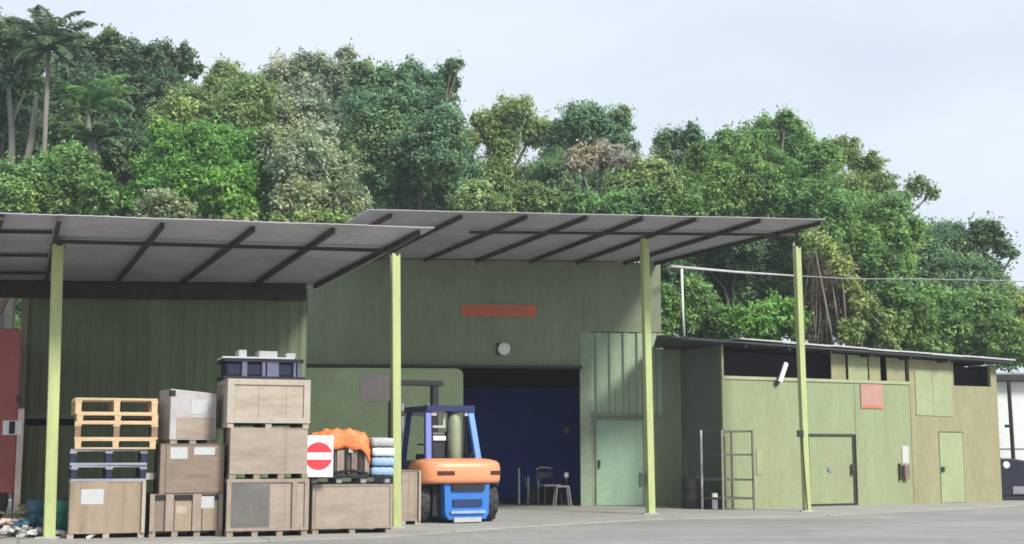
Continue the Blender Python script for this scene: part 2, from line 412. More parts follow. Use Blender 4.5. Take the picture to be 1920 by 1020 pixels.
ra_ = am.nodes.new("ShaderNodeMapRange"); ra_.inputs["From Min"].default_value = 0.42; ra_.inputs["From Max"].default_value = 0.66; ra_.inputs["To Min"].default_value = 1.05; ra_.inputs["To Max"].default_value = 0.87
am.links.new(na.outputs["Fac"], ra_.inputs["Value"])
va = am.nodes.new("ShaderNodeVectorMath"); va.operation = 'SCALE'; am.links.new(asrc, va.inputs[0]); am.links.new(ra_.outputs["Result"], va.inputs["Scale"]); am.links.new(va.outputs[0], ab.inputs["Base Color"])
# hillside
def hill_z(x, y):
    t = max(0.0, min(1.0, (y - 37.2) / 34.0))
    top = 8.2 - 0.21 * (x + 10)
    return max(0.0, t ** 0.8 * max(2.0, top)) + 0.35 * math.sin(x * 0.31) * math.cos(y * 0.23) * min(1, t * 6)
hv = []; hf = []
NX, NY = 90, 50
for j in range(NY + 1):
    for i in range(NX + 1):
        x = -70 + 140 * i / NX; y = 35.5 + 95 * j / NY
        z = hill_z(x, y) if j > 0 else -0.2
        if y > 85: z *= max(0.0, 1 - (y - 85) / 45)
        hv.append((x, y, z - 0.02))
for j in range(NY):
    for i in range(NX):
        a = j * (NX + 1) + i
        hf.append((a, a + 1, a + NX + 2, a + NX + 1))
hm = MB(); hm.add(hv, hf)
kind(hm.build("hillside", M_soil, smooth=True), "structure")

# ------------------------------------------------------------------ canopies
def canopy(name, label, z, FL, FR, RR, RL, rafters, purlins, posts, posty, front_beam, extra=None):
    o = thing(name, label, "canopy", (FL.x, FL.y, 0))
    off = Vector((FL.x, FL.y, 0))
    # roof sheet: ribs run front to back
    n = 110; vs = []; N2 = 2
    for side in (0, 1):
        for j in range(N2):
            for i in range(n + 1):
                t = i / n
                a = FL.lerp(FR, t); b = RL.lerp(RR, t)
                p = a.lerp(b, j / (N2 - 1))
                dz = 0.004 if (i % 3 == 1) else 0.0
                sag = 0.003 * math.sin(i * 0.23 + 1.1 * j)
                vs.append((p.x - off.x, p.y - off.y, z + 0.004 + dz + sag + side * 0.012))
    fs = []; L = (n + 1) * N2
    for i in range(n):
        fs.append((i, n+1+i, n+2+i, i+1)); fs.append((L+i, L+i+1, L+n+2+i, L+n+1+i))
        fs.append((i, i+1, L+i+1, L+i)); fs.append((n+1+i, L+n+1+i, L+n+2+i, n+2+i))
    fs.append((0, L, L+n+1, n+1)); fs.append((n, 2*n+1, L+2*n+1, L+n))
    MB().add(vs, fs).build("roof_sheet", M_roof, o)
    for a, b in rafters:
        p = PZ(*a, z) - off; q = PZ(*b, z) - off
        MB().beam((p.x, p.y, z - 0.045), (q.x, q.y, z - 0.045), 0.055, 0.075).build("rafter", M_steel, o)
    for a, b in purlins:
        p = PZ(*a, z) - off; q = PZ(*b, z) - off
        MB().beam((p.x, p.y, z - 0.035), (q.x, q.y, z - 0.035), 0.045, 0.05).build("purlin", M_steel, o)
    p, q = front_beam
    p = PZ(*p, z) - off; q = PZ(*q, z) - off
    MB().beam((p.x, p.y, z - 0.07), (q.x, q.y, z - 0.07), 0.05, 0.055).build("front_beam", M_steel, o)
    for (bx, by), top, wd in posts:
        b = PZ(bx, by, 0)
        m = MB(); hw = wd / 2
        T = P(top[0], top[1], b.y)
        zt = min(T.z, z - 0.1) if bx != 743 else T.z
        pts = [(-hw, -hw), (hw, -hw), (hw, hw), (-hw, hw)]
        rot = Matrix.Rotation(R(22), 2)
        vs = []
        for (cx, cy, zz) in ((b.x, b.y, 0.02), (T.x, T.y, zt)):
            for a_ in pts:
                r_ = rot @ Vector(a_); vs.append((cx + r_.x - off.x, cy + r_.y - off.y, zz))
        m.add(vs, [(0,3,2,1),(4,5,6,7),(0,1,5,4),(1,2,6,5),(2,3,7,6),(3,0,4,7)])
        po = m.build("post", M_post, o, bevel=0.014)
        MB().box(b.x - off.x - hw*1.9, b.x - off.x + hw*1.9, b.y - off.y - hw*1.9, b.y - off.y + hw*1.9, 0.021, 0.045).build("base_plate", M_lgrey, po)
        bx_ = MB(); bx_.box(T.x-off.x-hw*1.02, T.x-off.x+hw*1.02, T.y-off.y-hw*1.02, T.y-off.y+hw*1.02, zt-0.03, zt+0.004)
        bx_.build("top_plate", M_steel, po)
    return o, off

ZA, ZB = 4.5, 5.8
FLa, FRa = PZ(-140, 396, ZA), PZ(815, 428, ZA)
RRa, RLa = PZ(609, 537, ZA), PZ(-330, 531, ZA)
# bend of the front edge near x=110 is small; keep it straight
cA, offA = canopy("front_canopy", "lower left open canopy of grey sheets on lime green posts", ZA, FLa, FRa, RRa, RLa,
    rafters=[((4, 402), (-40, 527)), ((112, 404), (86, 527)), ((305, 417), (215, 530)), ((475, 424), (335, 531)), ((625, 427), (475, 532)), ((785, 431), (590, 533)), ((-100, 398), (-200, 527))],
    purlins=[((-160, 428), (98, 431)), ((-160, 473), (90, 475)), ((-160, 507), (86, 509))],
    posts=[((92, 1012), (109, 452), 0.165), ((743, 992), (741, 476), 0.145)], posty=None,
    front_beam=((106, 444), (744, 462)))
# deep dark beam at the rear of the lower canopy
FLb, FRb = PZ(690, 394, ZB), PZ(1548, 412, ZB)
RRb, RLb = PZ(1226, 491, ZB), PZ(520, 498, ZB)
cB, offB = canopy("rear_canopy", "higher rear canopy of grey sheets over the workshop front", ZB, FLb, FRb, RRb, RLb,
    rafters=[((732, 400), (560, 498)), ((865, 402), (673, 497)), ((987, 403), (768, 497)), ((1100, 404), (868, 496)), ((1207, 405), (975, 495)), ((1308, 406), (1068, 494)), ((1428, 409), (1165, 492)), ((1540, 414), (1224, 492))],
    purlins=[],
    posts=[((1220, 966), (1208, 436), 0.15), ((1513, 961), (1493, 436), 0.135)], posty=None,
    front_beam=((880, 429), (1490, 434)))

# ---- workshop (rear block) and store (front block)
FA = Frame(-3.95, 25.75, 5)
uL, _ = FA.uz(46, 700); uR, _ = FA.uz(573, 700)
pr = FA.world(uL - 4, -0.16, 4.335) - offA; qr = FA.world(uR - 0.02, -0.16, 4.335) - offA
MB().beam(pr, qr, 0.10, 0.32).build("rear_beam", M_steel, cA)
stA = thing("storage_block", "dark green corrugated storage block behind the stacked crates", "building", FA.world(0, 0, 0), FA.a)
zt = 4.42
_, zb1 = FA.uz(100, 785); _, zb2 = FA.uz(100, 796)
MB().corr(uL, uR, zb1, zt, 0, 0.22, 0.012).build("upper_wall", M_wallA, stA)
MB().corr(uL, uR, 0.0, zb2 - 0.02, 0, 0.22, 0.012).build("lower_wall", M_wallA, stA)
MB().box(uL, uR, 0.10, 0.13, 0.0, zt).build("backing", M_dark, stA)
MB().box(uL, uR, -0.06, -0.032, zb1 - 0.005, zb1 + 0.09).build("rail", M_wallB, stA)
MB().box(uL - 0.10, uL + 0.03, -0.07, 0.1, 0, zt).build("corner_post", mat("tan_green_corner", (0.30, 0.29, 0.20), 0.8, 0.15, 2, stretch=(1, 1, 0.4), stain=0.3), stA)
MB().beam((uR - 0.02, 0.14, zt/2), (uR - 2.3, 5.4, zt/2), 0.05, zt).build("side_wall", M_wallA, stA)
MB().box(uL - 0.02, uL + 0.03, 0.13, 5.4, 0, zt).build("side_wall", M_wallA, stA)
MB().prism([(uL - 0.2, 0.30), (uR - 0.12, 0.30), (uR - 2.4, 5.6), (uL - 0.2, 5.6)], zt + 0.02, zt + 0.08, "xy").build("roof", M_roof, stA)

FB = Frame(0.5, 31.45, 6)
B = lambda x, y, off=0.0: FB.uz(x, y, off)
wsb = thing("workshop_building", "olive green workshop with a wide dark doorway under the higher canopy", "building", FB.world(0, 0, 0), FB.a)
x0 = B(520, 700)[0]; xdl = B(582, 700)[0]; xo1 = B(1088, 800)[0]; xr = B(1239, 560)[0]
zl = B(900, 690)[1]; ztop = 5.78
MB().corr(x0, B(1095, 600)[0], zl, ztop, 0, 0.6, 0.012).build("upper_wall", M_wallB, wsb)
zrib = B(1150, 624)[1]; zrib0 = B(1150, 775)[1]
MB().box(xo1, B(1108, 800)[0], -0.03, 0.10, 0, zrib + 0.016).build("door_jamb", mat("jamb_green", (0.28, 0.35, 0.25), 0.8, 0.12, 2, stain=0.3, streak=0.22), wsb)
xj = B(1108, 800)[0]; xjr = B(1095, 600)[0]
MB().box(xjr, xr, -0.01, 0.10, zrib + 0.02, ztop).build("upper_side_wall", M_wallB, wsb)
MB().corr(xj, xr, zrib0, zrib, 0.02, 0.33, 0.06).build("ribbed_panel", mat("ribbed_green", (0.313, 0.41, 0.286), 0.75, 0.14, 1.5, stain=0.3, stretch=(1.5, 1.5, .4), streak=0.22), wsb)
MB().box(xj, xr, -0.05, 0.02, zrib0 - 0.07, zrib0 - 0.002).build("rail", M_wallB, wsb)
xd0 = B(1119, 870)[0]; xd1 = B(1206, 870)[0]; zd = B(1160, 788)[1]
wl = MB(); wl.box(xj, xd0 - 0.03, 0, 0.1, 0, zrib0 - 0.072); wl.box(xd0 - 0.03, xd1 + 0.03, 0, 0.1, zd + 0.03, zrib0 - 0.072); wl.box(xd1 + 0.03, B(1282, 800)[0], 0, 0.1, 0, zrib0 - 0.072)
wl.box(xr, B(1282, 800)[0], 0, 0.1, zrib0 - 0.072, 3.7)
wl.build("lower_wall", M_wallB, wsb)
d = MB().box(xd0, xd1, -0.015, 0.04, 0.03, zd).build("door", M_door, wsb, bevel=0.006)
fr = MB(); fr.box(xd0-0.03, xd0-0.003, -0.03, 0.02, 0.0, zd+0.03); fr.box(xd1+0.003, xd1+0.03, -0.03, 0.02, 0.0, zd+0.03); fr.box(xd0-0.003, xd1+0.003, -0.03, 0.02, zd+0.003, zd+0.03)
fr.build("frame", M_wallB, d)
hx, hz = B(1121, 870)
MB().box(hx, hx+0.05, -0.06, -0.012, hz-0.09, hz+0.09).build("handle", M_trim, d)
# track above the doorway and the sliding leaf
MB().box(x0, xo1 + 0.03, -0.16, -0.005, zl - 0.01, zl + 0.06).build("track", M_trim, wsb)
xs1 = B(868, 800, -0.1)[0]
zs1 = B(700, 690, -0.1)[1]
cr = 0.16; poly = [(x0, 0.05), (xs1, 0.05), (xs1, zs1 - cr)] + [(xs1 - cr + cr*math.cos(t), zs1 - cr + cr*math.sin(t)) for t in (R(20), R(45), R(70))] + [(xs1 - cr, zs1), (x0, zs1)]
sdoor = MB().prism(poly, -0.13, -0.08).build("sliding_door", M_slide, wsb)
MB().box(B(728, 760, -0.13)[0], B(731, 760, -0.13)[0], -0.137, -0.131, 0.05, zs1 - 0.55).build("seam", M_trim, sdoor)
MB().box(xs1 - 0.5, xs1 - 0.44, -0.15, -0.13, 1.0, 1.3).build("handle", M_trim, sdoor)
# interior of the workshop
MB().box(x0, xr + 0.4, 0.1, 5.3, -0.02, 0.03).build("interior_floor", mat("oily_concrete", (0.10, 0.10, 0.10), 0.85, 0.3, 1.2), wsb)
zbl = 1.3 + (845 - 772) * 35 / F
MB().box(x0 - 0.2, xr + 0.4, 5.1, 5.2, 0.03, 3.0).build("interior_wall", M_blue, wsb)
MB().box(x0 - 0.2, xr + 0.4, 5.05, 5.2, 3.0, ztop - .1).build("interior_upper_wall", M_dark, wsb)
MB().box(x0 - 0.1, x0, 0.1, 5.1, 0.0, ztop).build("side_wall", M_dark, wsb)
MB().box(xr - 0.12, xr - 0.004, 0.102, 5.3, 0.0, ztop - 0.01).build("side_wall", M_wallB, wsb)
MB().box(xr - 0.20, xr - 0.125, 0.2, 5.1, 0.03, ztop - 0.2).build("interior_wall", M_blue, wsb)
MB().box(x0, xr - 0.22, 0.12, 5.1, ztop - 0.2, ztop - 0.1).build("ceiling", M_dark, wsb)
MB().box(x0 - 0.3, xr + 0.02, 0.5, 5.5, ztop + 0.0, ztop + 0.06).build("roof", M_roof, wsb)
MB().box(x0 - 0.1, xr, 5.3, 5.38, 0.0, ztop).build("rear_wall", M_wallB, wsb)
# sign, notice and lamp on the workshop wall
a, b = B(866, 571), B(1005, 594)
t = thing("wall_banner", "long faded orange sign board on the wall above the doorway", "sign", FB.world((a[0]+b[0])/2, -0.045, b[1]), FB.a)
wd = (b[0]-a[0])/2; ht = a[1]-b[1]
MB().box(-wd, wd, 0, 0.025, 0, ht).build("board", M_banner, t)
xx = -wd*0.9
while xx < wd*0.88:
    ww = rnd.uniform(0.03, 0.06)
    if rnd.random() > 0.12: MB().box(xx, xx+ww, -0.004, 0.001, ht*rnd.uniform(.22,.3), ht*rnd.uniform(.68,.8)).build("letter", M_bannerd, t)
    xx += ww + 0.025
a, b = B(932, 642), B(956, 668)
t = thing("wall_lamp", "round white bulkhead lamp on the wall above the dark doorway", "lamp", FB.world((a[0]+b[0])/2, -0.02, (a[1]+b[1])/2), FB.a)
MB().lathe([(-0.02, 0.03), (-0.06, 0.10), (-0.11, 0.15), (-0.15, 0.15), (-0.18, 0.12), (-0.19, 0.05)], 'y', n=24).build("diffuser", M_white, t, smooth=True)
MB().box(-0.17, -0.11, -0.10, 0.0, -0.14, 0.14).build("bracket", M_trim, t)
MB().box(-0.10, 0.08, -0.03, 0.0, -0.10, 0.08).build("housing", M_grey, t)
a, b = B(676, 702, -0.14), B(732, 752, -0.14)
t = thing("door_notice", "faded mauve notice pasted on the sliding door", "notice", FB.world((a[0]+b[0])/2, -0.142, b[1]), FB.a)
MB().box(-(b[0]-a[0])/2, (b[0]-a[0])/2, -0.008, 0.008, 0, a[1]-b[1]).build("sheet", M_noticeg, t)

# ------------------------------------------------------------------ shed on the right
FS = Frame(4.76, 30.15, 28)
S = lambda x, y, off=0.0: FS.uz(x, y, off)
shed = thing("shed", "long low pale green shed with a flat dark roof and open vents", "shed", FS.world(0, 0, 0), FS.a)
xl = S(1355, 800)[0]; xe = S(1872, 800)[0]
zw = S(1400, 710)[1]; zr = 3.72
def wall(name, a, b, y0, y1, m, yo=0.0, th=0.08):
    xa = S(a, 800, yo)[0]; xb = S(b, 800, yo)[0]
    return MB().box(xa, xb, yo, yo + th, y0, y1).build(name, m, shed)
xm = S(1708, 800)[0]
zvr = S(1820, 724)[1]
pw = MB()
# left stretch in a few boards with fine joints
for a, b in ((1355, 1440), (1440, 1512), (1604, 1660), (1660, 1708)):
    pw.box(S(a, 800)[0] + 0.004, S(b, 800)[0] - 0.004, rnd.uniform(-0.006, 0.006), 0.08, 0.0, zw)
zdt = S(1560, 814)[1]
pw.box(S(1512, 800)[0] + 0.004, S(1604, 800)[0] - 0.004, 0.0, 0.08, zdt, zw)
pw.build("front_wall", M_shed, shed)
bw = MB()
xd0 = S(1762, 870)[0]; xd1 = S(1806, 870)[0]; zd2 = S(1780, 811)[1]
bw.box(xm, xd0 - 0.02, -0.012, 0.08, 0, zvr); bw.box(xd1 + 0.02, xe, -0.012, 0.08, 0, zvr); bw.box(xd0 - 0.02, xd1 + 0.02, -0.012, 0.08, zd2 + 0.02, zvr)
bw.box(xm, S(1787, 700)[0], -0.012, 0.08, zvr, zr - 0.05)
bw.box(S(1856, 700)[0], xe, -0.012, 0.08, zvr, zr - 0.05)
bw.build("end_wall", M_shedbrown, shed)
# pale boards over the tan end
a, b = S(1714, 694), S(1786, 780)
m = MB(); xmid = S(1746, 700)[0]
m.box(a[0], xmid - 0.006, -0.03, -0.013, b[1], a[1]); m.box(xmid + 0.006, b[0], -0.028, -0.013, b[1] - 0.01, a[1] + 0.02)
m.build("patch_board", M_shedlight, shed)
# boards closing part of the vent
for a, b, y1, mm in ((1560, 1587, 716, M_shedbrown), (1592, 1628, 716, M_shedlight), (1631, 1652, 716, M_shedbrown), (1664, 1698, 718, M_shedbrown)):
    xa = S(a, 700)[0]; xb = S(b, 700)[0]
    MB().box(xa, xb, 0.02, 0.05, zw - 0.0, zr - 0.05).build("vent_board", mm, shed)
MB().box(xl, xm, -0.03, -0.007, zw - 0.02, zw + 0.05).build("wall_plate", mat("pale_green_rail", (0.36, 0.40, 0.24), 0.8, 0.12, 3), shed)
# doors
xa, xb = S(1516, 870)[0], S(1601, 870)[0]
dd = MB().box(xa + 0.03, xb - 0.03, 0.0, 0.05, 0.07, zdt - 0.05).build("door", M_shed, shed, bevel=0.005)
f_ = MB(); f_.box(xa - 0.01, xb + 0.015, -0.025, 0.03, zdt - 0.05, zdt + 0.005); f_.box(xb - 0.03, xb + 0.015, -0.025, 0.03, 0.0, zdt - 0.05); f_.box(xa, xb - 0.03, -0.02, 0.03, 0.0, 0.06); f_.box(xa - 0.01, xa + 0.02, -0.02, 0.03, 0.06, zdt - 0.05)
f_.build("frame", M_trim, dd)
hx, hz = S(1597, 880)
MB().box(hx - 0.05, hx + 0.03, -0.06, -0.026, hz - 0.12, hz + 0.12).build("hinge", M_trim, dd)
hx, hz = S(1555, 880)
MB().lathe([(-0.04, 0.05), (-0.015, 0.07), (0.001, 0.075)], 'y', (hx, 0, hz), 14).build("handle", M_grey, dd)
d2 = MB().box(xd0, xd1, -0.02, 0.03, 0.03, zd2).build("door", M_shedlight, shed, bevel=0.005)
hx, hz = S(1765, 880)
MB().box(hx - 0.02, hx + 0.05, -0.07, -0.02, hz - 0.06, hz + 0.06).build("handle", M_trim, d2)
# side and rear walls, dark sheets as the shade inside, roof
cor = FS.world(xl, 0, 0)
FBp = FB.world(B(1281, 800)[0], 0, 0)
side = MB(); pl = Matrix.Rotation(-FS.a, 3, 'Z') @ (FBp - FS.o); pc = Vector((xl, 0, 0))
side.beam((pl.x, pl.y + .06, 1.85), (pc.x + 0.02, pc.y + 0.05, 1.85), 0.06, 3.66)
side.build("side_wall", mat("shaded_green_side", (0.13, 0.15, 0.115), 0.8, 0.2, 1.5, stain=0.4), shed)  # shade of the recess put into a darker green on this left-facing wall
MB().box(S(1354, 700)[0] - 0.03, S(1354, 700)[0] + 0.025, -0.03, -0.004, 0, zr - 0.05).build("corner_trim", M_shed, shed)
MB().box(xe - 0.08, xe, 0.08, 4.4, 0.0, zr - 0.05).build("side_wall", M_shedbrown, shed)
MB().box(xe - 0.12, xe - 0.084, 0.085, 4.39, 0.0, zr - 0.06).build("vent_shade_sheet", M_dark, shed)  # dark sheet over the inner end wall stands in for interior shade
MB().box(xl + 0.1, xe - 0.125, 0.5, 0.54, 0.03, zr - 0.12).build("vent_shade_sheet", M_dark, shed)  # dark sheet close behind the vents, added as the shade inside
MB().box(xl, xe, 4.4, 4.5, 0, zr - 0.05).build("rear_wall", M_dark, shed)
xroof0 = S(1229, 640, -0.35)[0]; 
def to_shed(v):
    return Matrix.Rotation(-FS.a, 3, 'Z') @ (v - FS.o)
ra = to_shed(FB.world(B(1229, 640)[0] - 0.05, -0.03, 0)); rb = to_shed(FB.world(xr + 0.03, -0.03, 0)); rc = to_shed(FB.world(xr + 0.03, 5.5, 0))
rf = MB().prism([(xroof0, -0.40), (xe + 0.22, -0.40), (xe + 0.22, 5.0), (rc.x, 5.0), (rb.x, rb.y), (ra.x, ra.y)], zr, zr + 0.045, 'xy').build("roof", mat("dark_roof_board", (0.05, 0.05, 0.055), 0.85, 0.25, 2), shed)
eg = MB(); xx = S(1385, 640, -0.4)[0]
k = 0
while xx < xe + 0.2:
    L_ = rnd.uniform(0.9, 1.5); eg.box(xx, min(xx + L_, xe + 0.24), -0.44, 0.25, zr + 0.048 + rnd.uniform(0, 0.02), zr + 0.085 + rnd.uniform(0, 0.012)); xx += L_ + 0.01
eg.build("edge_sheet", M_lgrey, rf)
m = MB()
for k in range(7):
    x_ = xl + 0.4 + k * 1.25
    m.box(x_, x_ + 0.05, -0.36, 4.3, zr - 0.10, zr - 0.002)
m.build("joist", M_trim, shed)
for ch in list(shed.children) + [c_ for k_ in shed.children for c_ in k_.children]:
    for v in ch.data.vertices:
        if v.co.z > zr - 0.2:
            v.co.z -= 0.20 * max(-0.1, min(1.05, (v.co.x - xl) / (xe - xl)))
# pink notice, tube lamp, meter box on the shed
a, b = S(1612, 720), S(1655, 766)
t = thing("shed_notice", "faded pink notice board under the shed vents", "notice", FS.world((a[0]+b[0])/2, -0.02, b[1]), FS.a)
MB().box(-(b[0]-a[0])/2, (b[0]-a[0])/2, -0.012, 0.012, 0, a[1]-b[1]).build("board", M_notice, t)
MB().box(-(b[0]-a[0])/2+0.05, (b[0]-a[0])/2-0.02, -0.016, -0.0122, 0.02, 0.07).build("stripe", M_banner, t)
p0 = FS.world(S(1462, 716, -0.12)[0], -0.12, S(1462, 716, -0.12)[1]); p1 = FS.world(S(1474, 680, -0.12)[0], -0.12, S(1474, 680, -0.12)[1])
t = thing("flood_lamp", "tilted white lamp fixed in the open vent of the shed", "lamp", p0)
dv = p1 - p0
MB().beam((0, 0, 0), dv, 0.11, 0.07, up=(0.4, -1, 0.2)).build("tube", M_white, t, bevel=0.02)
MB().beam((-0.08, 0.06, -0.06), (dv.x - 0.08, dv.y + 0.06, dv.z * .6), 0.10, 0.08, up=(0.4, -1, 0.2)).build("bracket", M_trim, t)
a, b = S(1683, 870), S(1703, 900)
t = thing("meter_box", "small rusty meter box on the shed wall beside the tan boards", "meter box", FS.world((a[0]+b[0])/2, -0.006, b[1]), FS.a)
MB().box(-0.03, 0.13, -0.1, -0.002, 0.02, 0.36).build("case", M_brownm, t, bevel=0.008)
MB().box(-0.15, -0.10, -0.05, -0.002, 0.0, 0.40).build("conduit", M_trim, t)
a, b = S(1688, 836), S(1706, 869)
t = thing("paper_sheet", "white paper sheet taped above the rusty meter box", "paper", FS.world((a[0]+b[0])/2, -0.008, b[1]), FS.a)
MB().box(-0.10, 0.11, -0.006, 0.0, 0.0, a[1]-b[1]).build("sheet", M_paper, t)
a, b = S(1416, 845), S(1432, 890)
t = tag(MB().box(-0.09, 0.09, -0.006, 0.0, 0.0, a[1]-b[1]).build("paint_patch", M_shedlight), "pale board patch on the shed wall right of the metal rack", "board")
t.location = FS.world((a[0]+b[0])/2, -0.012, b[1]); t.rotation_euler = (0, 0, FS.a)

# cable box on the far right post
pb = PZ(1513, 961, 0)
c_ = P(1500, 813, pb.y - 0.14)
t = thing("switch_box", "small black switch box with cable on the rightmost lime post", "switch box", c_)
MB().box(-0.06, 0.07, -0.05, 0.05, -0.07, 0.07).build("case", M_trim, t, bevel=0.008)
MB().tube([(0.03, 0, -0.07), (0.06, 0.0, -0.5), (0.09, 0.0, -1.2), (0.12, 0.02, -1.6)], 0.014, 6).build("cable", M_black, t)
pb2 = PZ(1220, 966, 0); c_ = P(1209, 900, pb2.y - 0.02)
t = thing("switch_box", "dark narrow box low on the post beside the mint door", "switch box", c_)
MB().box(-0.12, 0.0, -0.05, 0.05, -0.14, 0.14).build("case", mat("dull_green_box", (0.06, 0.075, 0.05), 0.7, 0.2, 4), t, bevel=0.008)

# white pipe frame standing on the shed roof
t = thing("pipe_frame", "white pipe rail with one leg standing on the shed roof", "pipe", P(1283, 631, 31.5))
o_ = P(1283, 631, 31.5)
A_ = P(1252, 499, 31.0) - o_; B_ = P(1380, 510, 33.0) - o_; C_ = P(1490, 517, 35.0) - o_; D_ = P(1278, 504, 31.4) - o_
MB().tube([A_, B_, C_], [0.035, 0.03, 0.022], 8).build("rail", M_lgrey, t, smooth=True)
MB().tube([(0, 0, 0.0), P(1280, 580, 31.45) - o_, D_], [0.03, 0.028, 0.03], 8).build("leg", M_white, t, smooth=True)
# power line far behind
t = thing("overhead_cable", "thin pale cable crossing in front of the trees on the right", "cable", (9, 38.5, 0))
o_ = Vector((9, 38.5, 0))
MB().tube([P(1490, 517, 37.0) - o_, P(1600, 523, 37.5) - o_, P(1730, 523, 38.5) - o_, P(1940, 528, 40) - o_], 0.014, 6).build("wire", M_grey, t)

# ------------------------------------------------------------------ white building, pole and machine at the right edge
t = thing("white_building", "white walled building with a black roof edge at the right border", "building", P(1862, 860, 37.5))
o_ = P(1862, 860, 37.5); o_.z = 0; t.location = o_
MB().box(0, 8, 0, 0.2, 0, 3.22).build("wall", M_white, t)
MB().box(0, 8, -0.02, -0.004, 1.34, 1.37).build("joint_line", M_grey, t)
MB().box(0, 0.2, 0.2, 6, 0, 3.22).build("side_wall", M_white, t)
MB().box(-0.35, 8.3, -0.35, 6.2, 3.24, 3.40).build("roof", M_trim, t)
MB().box(-0.3, 8.3, -0.36, -0.1, 3.40, 3.45).build("roof_edge", M_grey, t)
p0 = P(1901, 860, 36.4); p0.z = 0; p1 = P(1891, 716, 36.4)
t = thing("roof_pole", "black leaning pole in front of the white building", "pole", p0)
MB().tube([(0, 0, 0), (p1.x - p0.x, 0, p1.z)], 0.055, 10).build("shaft", M_black, t)
MB().box(-0.19, 0.0, -0.05, 0.05, 1.92, 2.0).build("clamp", M_black, t)
p0 = P(1878, 934, 35.2); p0.z = 0.0
t = thing("blue_machine", "dark blue machine on a black base at the right border", "machine", p0)
MB().prism([(0.0, 0.12), (0.0, 1.08), (0.35, 1.10), (0.9, 1.0), (1.8, 0.98), (1.8, 0.12)], 0, 1.1).build("housing", mat("blue_black_paint", (0.008, 0.011, 0.03), 0.5, 0.3, 4), t, bevel=0.03)
MB().box(-0.22, 2.0, -0.15, 1.2, 0.0, 0.12).build("base", M_black, t, bevel=0.02)
MB().box(-0.05, 0.03, -0.04, 1.12, 0.12, 1.12).build("frame", M_black, t, bevel=0.01)
MB().lathe([(-0.03, 0.06), (-0.02, 0.09), (0.001, 0.095)], 'y', (0.16, 0, 0.93), 16).build("lamp", M_white, t)
MB().box(0.3, 0.62, -0.03, 0.02, 0.18, 0.38).build("vent", M_grey, t)

# ------------------------------------------------------------------ metal rack and clutter in the recess
AR = 14
FR_ = Frame(P(1356, 950, 29.35).x, 29.35, AR)
wr = FR_.uz(1412, 880)[0]
t = thing("metal_rack", "grey metal shelf rack standing empty against the pale green shed", "rack", FR_.world(0, 0, 0), FR_.a)
dr = 0.62; zt_ = FR_.uz(1356, 806)[1]
M_rack = mat("rack_grey_green", (0.24, 0.24, 0.19), 0.6, 0.2, 5, metal=0.2)
# its left frame sits forward-left, so both uprights of that side show
offx = -0.26
for (x_, y_, mm) in ((0, 0, M_rack), (wr, 0, M_rack), (offx, 0.55, M_lgrey), (wr + offx, 0.55, M_rack)):  # left rear upright is paler: light falling on it put into its colour
    MB().box(x_ - 0.02, x_ + 0.02, y_ - 0.02, y_ + 0.02, 0, zt_).build("upright", mm, t)
for yy in (808, 852, 899, 934):
    z_ = FR_.uz(1380, yy)[1]
    m = MB(); m.prism([(0.02, 0.0), (wr - 0.02, 0.0), (wr + offx - 0.02, 0.55), (offx + 0.02, 0.55)], z_ - 0.03, z_ + 0.015, 'xy')
    m.build("shelf", mat("rack_shelf_dark", (0.11, 0.11, 0.085), 0.7, 0.25, 5), t)
p0 = FB.world(B(1280, 900)[0] + 0.05, -0.22, 0)
t = thing("steel_pipe", "grey steel pipe leaning upright in the dark recess", "pipe", p0)
MB().tube([(0.02, 0, 0), (0, 0.1, 1.5)], 0.03, 8).build("shaft", M_grey, t)
p0 = FS.world(-0.62, 0.35, 0)
t = thing("oil_drum", "dark dented drum in the recess beside the metal rack", "drum", p0)
MB().lathe([(0, 0.24), (0.02, 0.26), (0.22, 0.255), (0.24, 0.27), (0.26, 0.255), (0.46, 0.255), (0.48, 0.27), (0.5, 0.255), (0.68, 0.26), (0.7, 0.24)], 'z', n=24).build("barrel", M_trim, t, smooth=True)
MB().lathe([(0.7, 0.05), (0.73, 0.05)], 'z', (0.1, -0.05, 0), 10).build("bung", M_grey, t)
# white container on the rack side
t = thing("white_jerrycan", "small white jerrycan standing behind the left side of the rack", "jerrycan", P(1340, 926, 29.7))
t.location.z = 0.02
MB().box(-0.06, 0.06, -0.05, 0.05, 0.0, 0.36).build("body", M_white, t, bevel=0.02)
MB().lathe([(0.36, 0.025), (0.40, 0.025)], 'z', n=10).build("cap", M_trim, t)

# ------------------------------------------------------------------ things inside the doorway
M_dgrey = mat("dull_grey_paint", (0.26, 0.26, 0.27), 0.6, 0.25, 6)
def chair_frame(px, Y, label, hgt, flip=1, m=M_grey):
    p = P(px, 945, Y); p.z = 0.03
    t = thing("metal_chair", label, "chair", p, R(25 * flip))
    wd = 0.22
    for sx in (-1, 1):
        MB().tube([(sx*wd, -0.2, 0), (sx*wd, -0.19, 0.44)], 0.016, 8).build("leg", m, t)
        MB().tube([(sx*wd, 0.2, 0), (sx*wd, 0.2, 0.44), (sx*wd, 0.26, hgt)], 0.016, 8).build("leg", m, t)
    MB().box(-wd, wd, -0.22, 0.22, 0.44, 0.475).build("seat", M_dgrey, t, bevel=0.01)
    MB().tube([(-wd, 0.26, hgt), (-wd*.6, 0.27, hgt+0.05), (wd*.6, 0.27, hgt+0.05), (wd, 0.26, hgt)], 0.018, 8).build("back_rail", M_dgrey, t)
    MB().box(-wd+.02, wd-.02, 0.235, 0.255, hgt-0.2, hgt-0.05).build("backrest", M_bplast, t)
    return t
chair_frame(1030, 31.9, "black backed metal chair just inside the dark doorway", 0.82, 1, M_trim)
p = P(1054, 945, 31.6); p.z = 0.03
M_dgrey = M_trim if False else M_dgrey
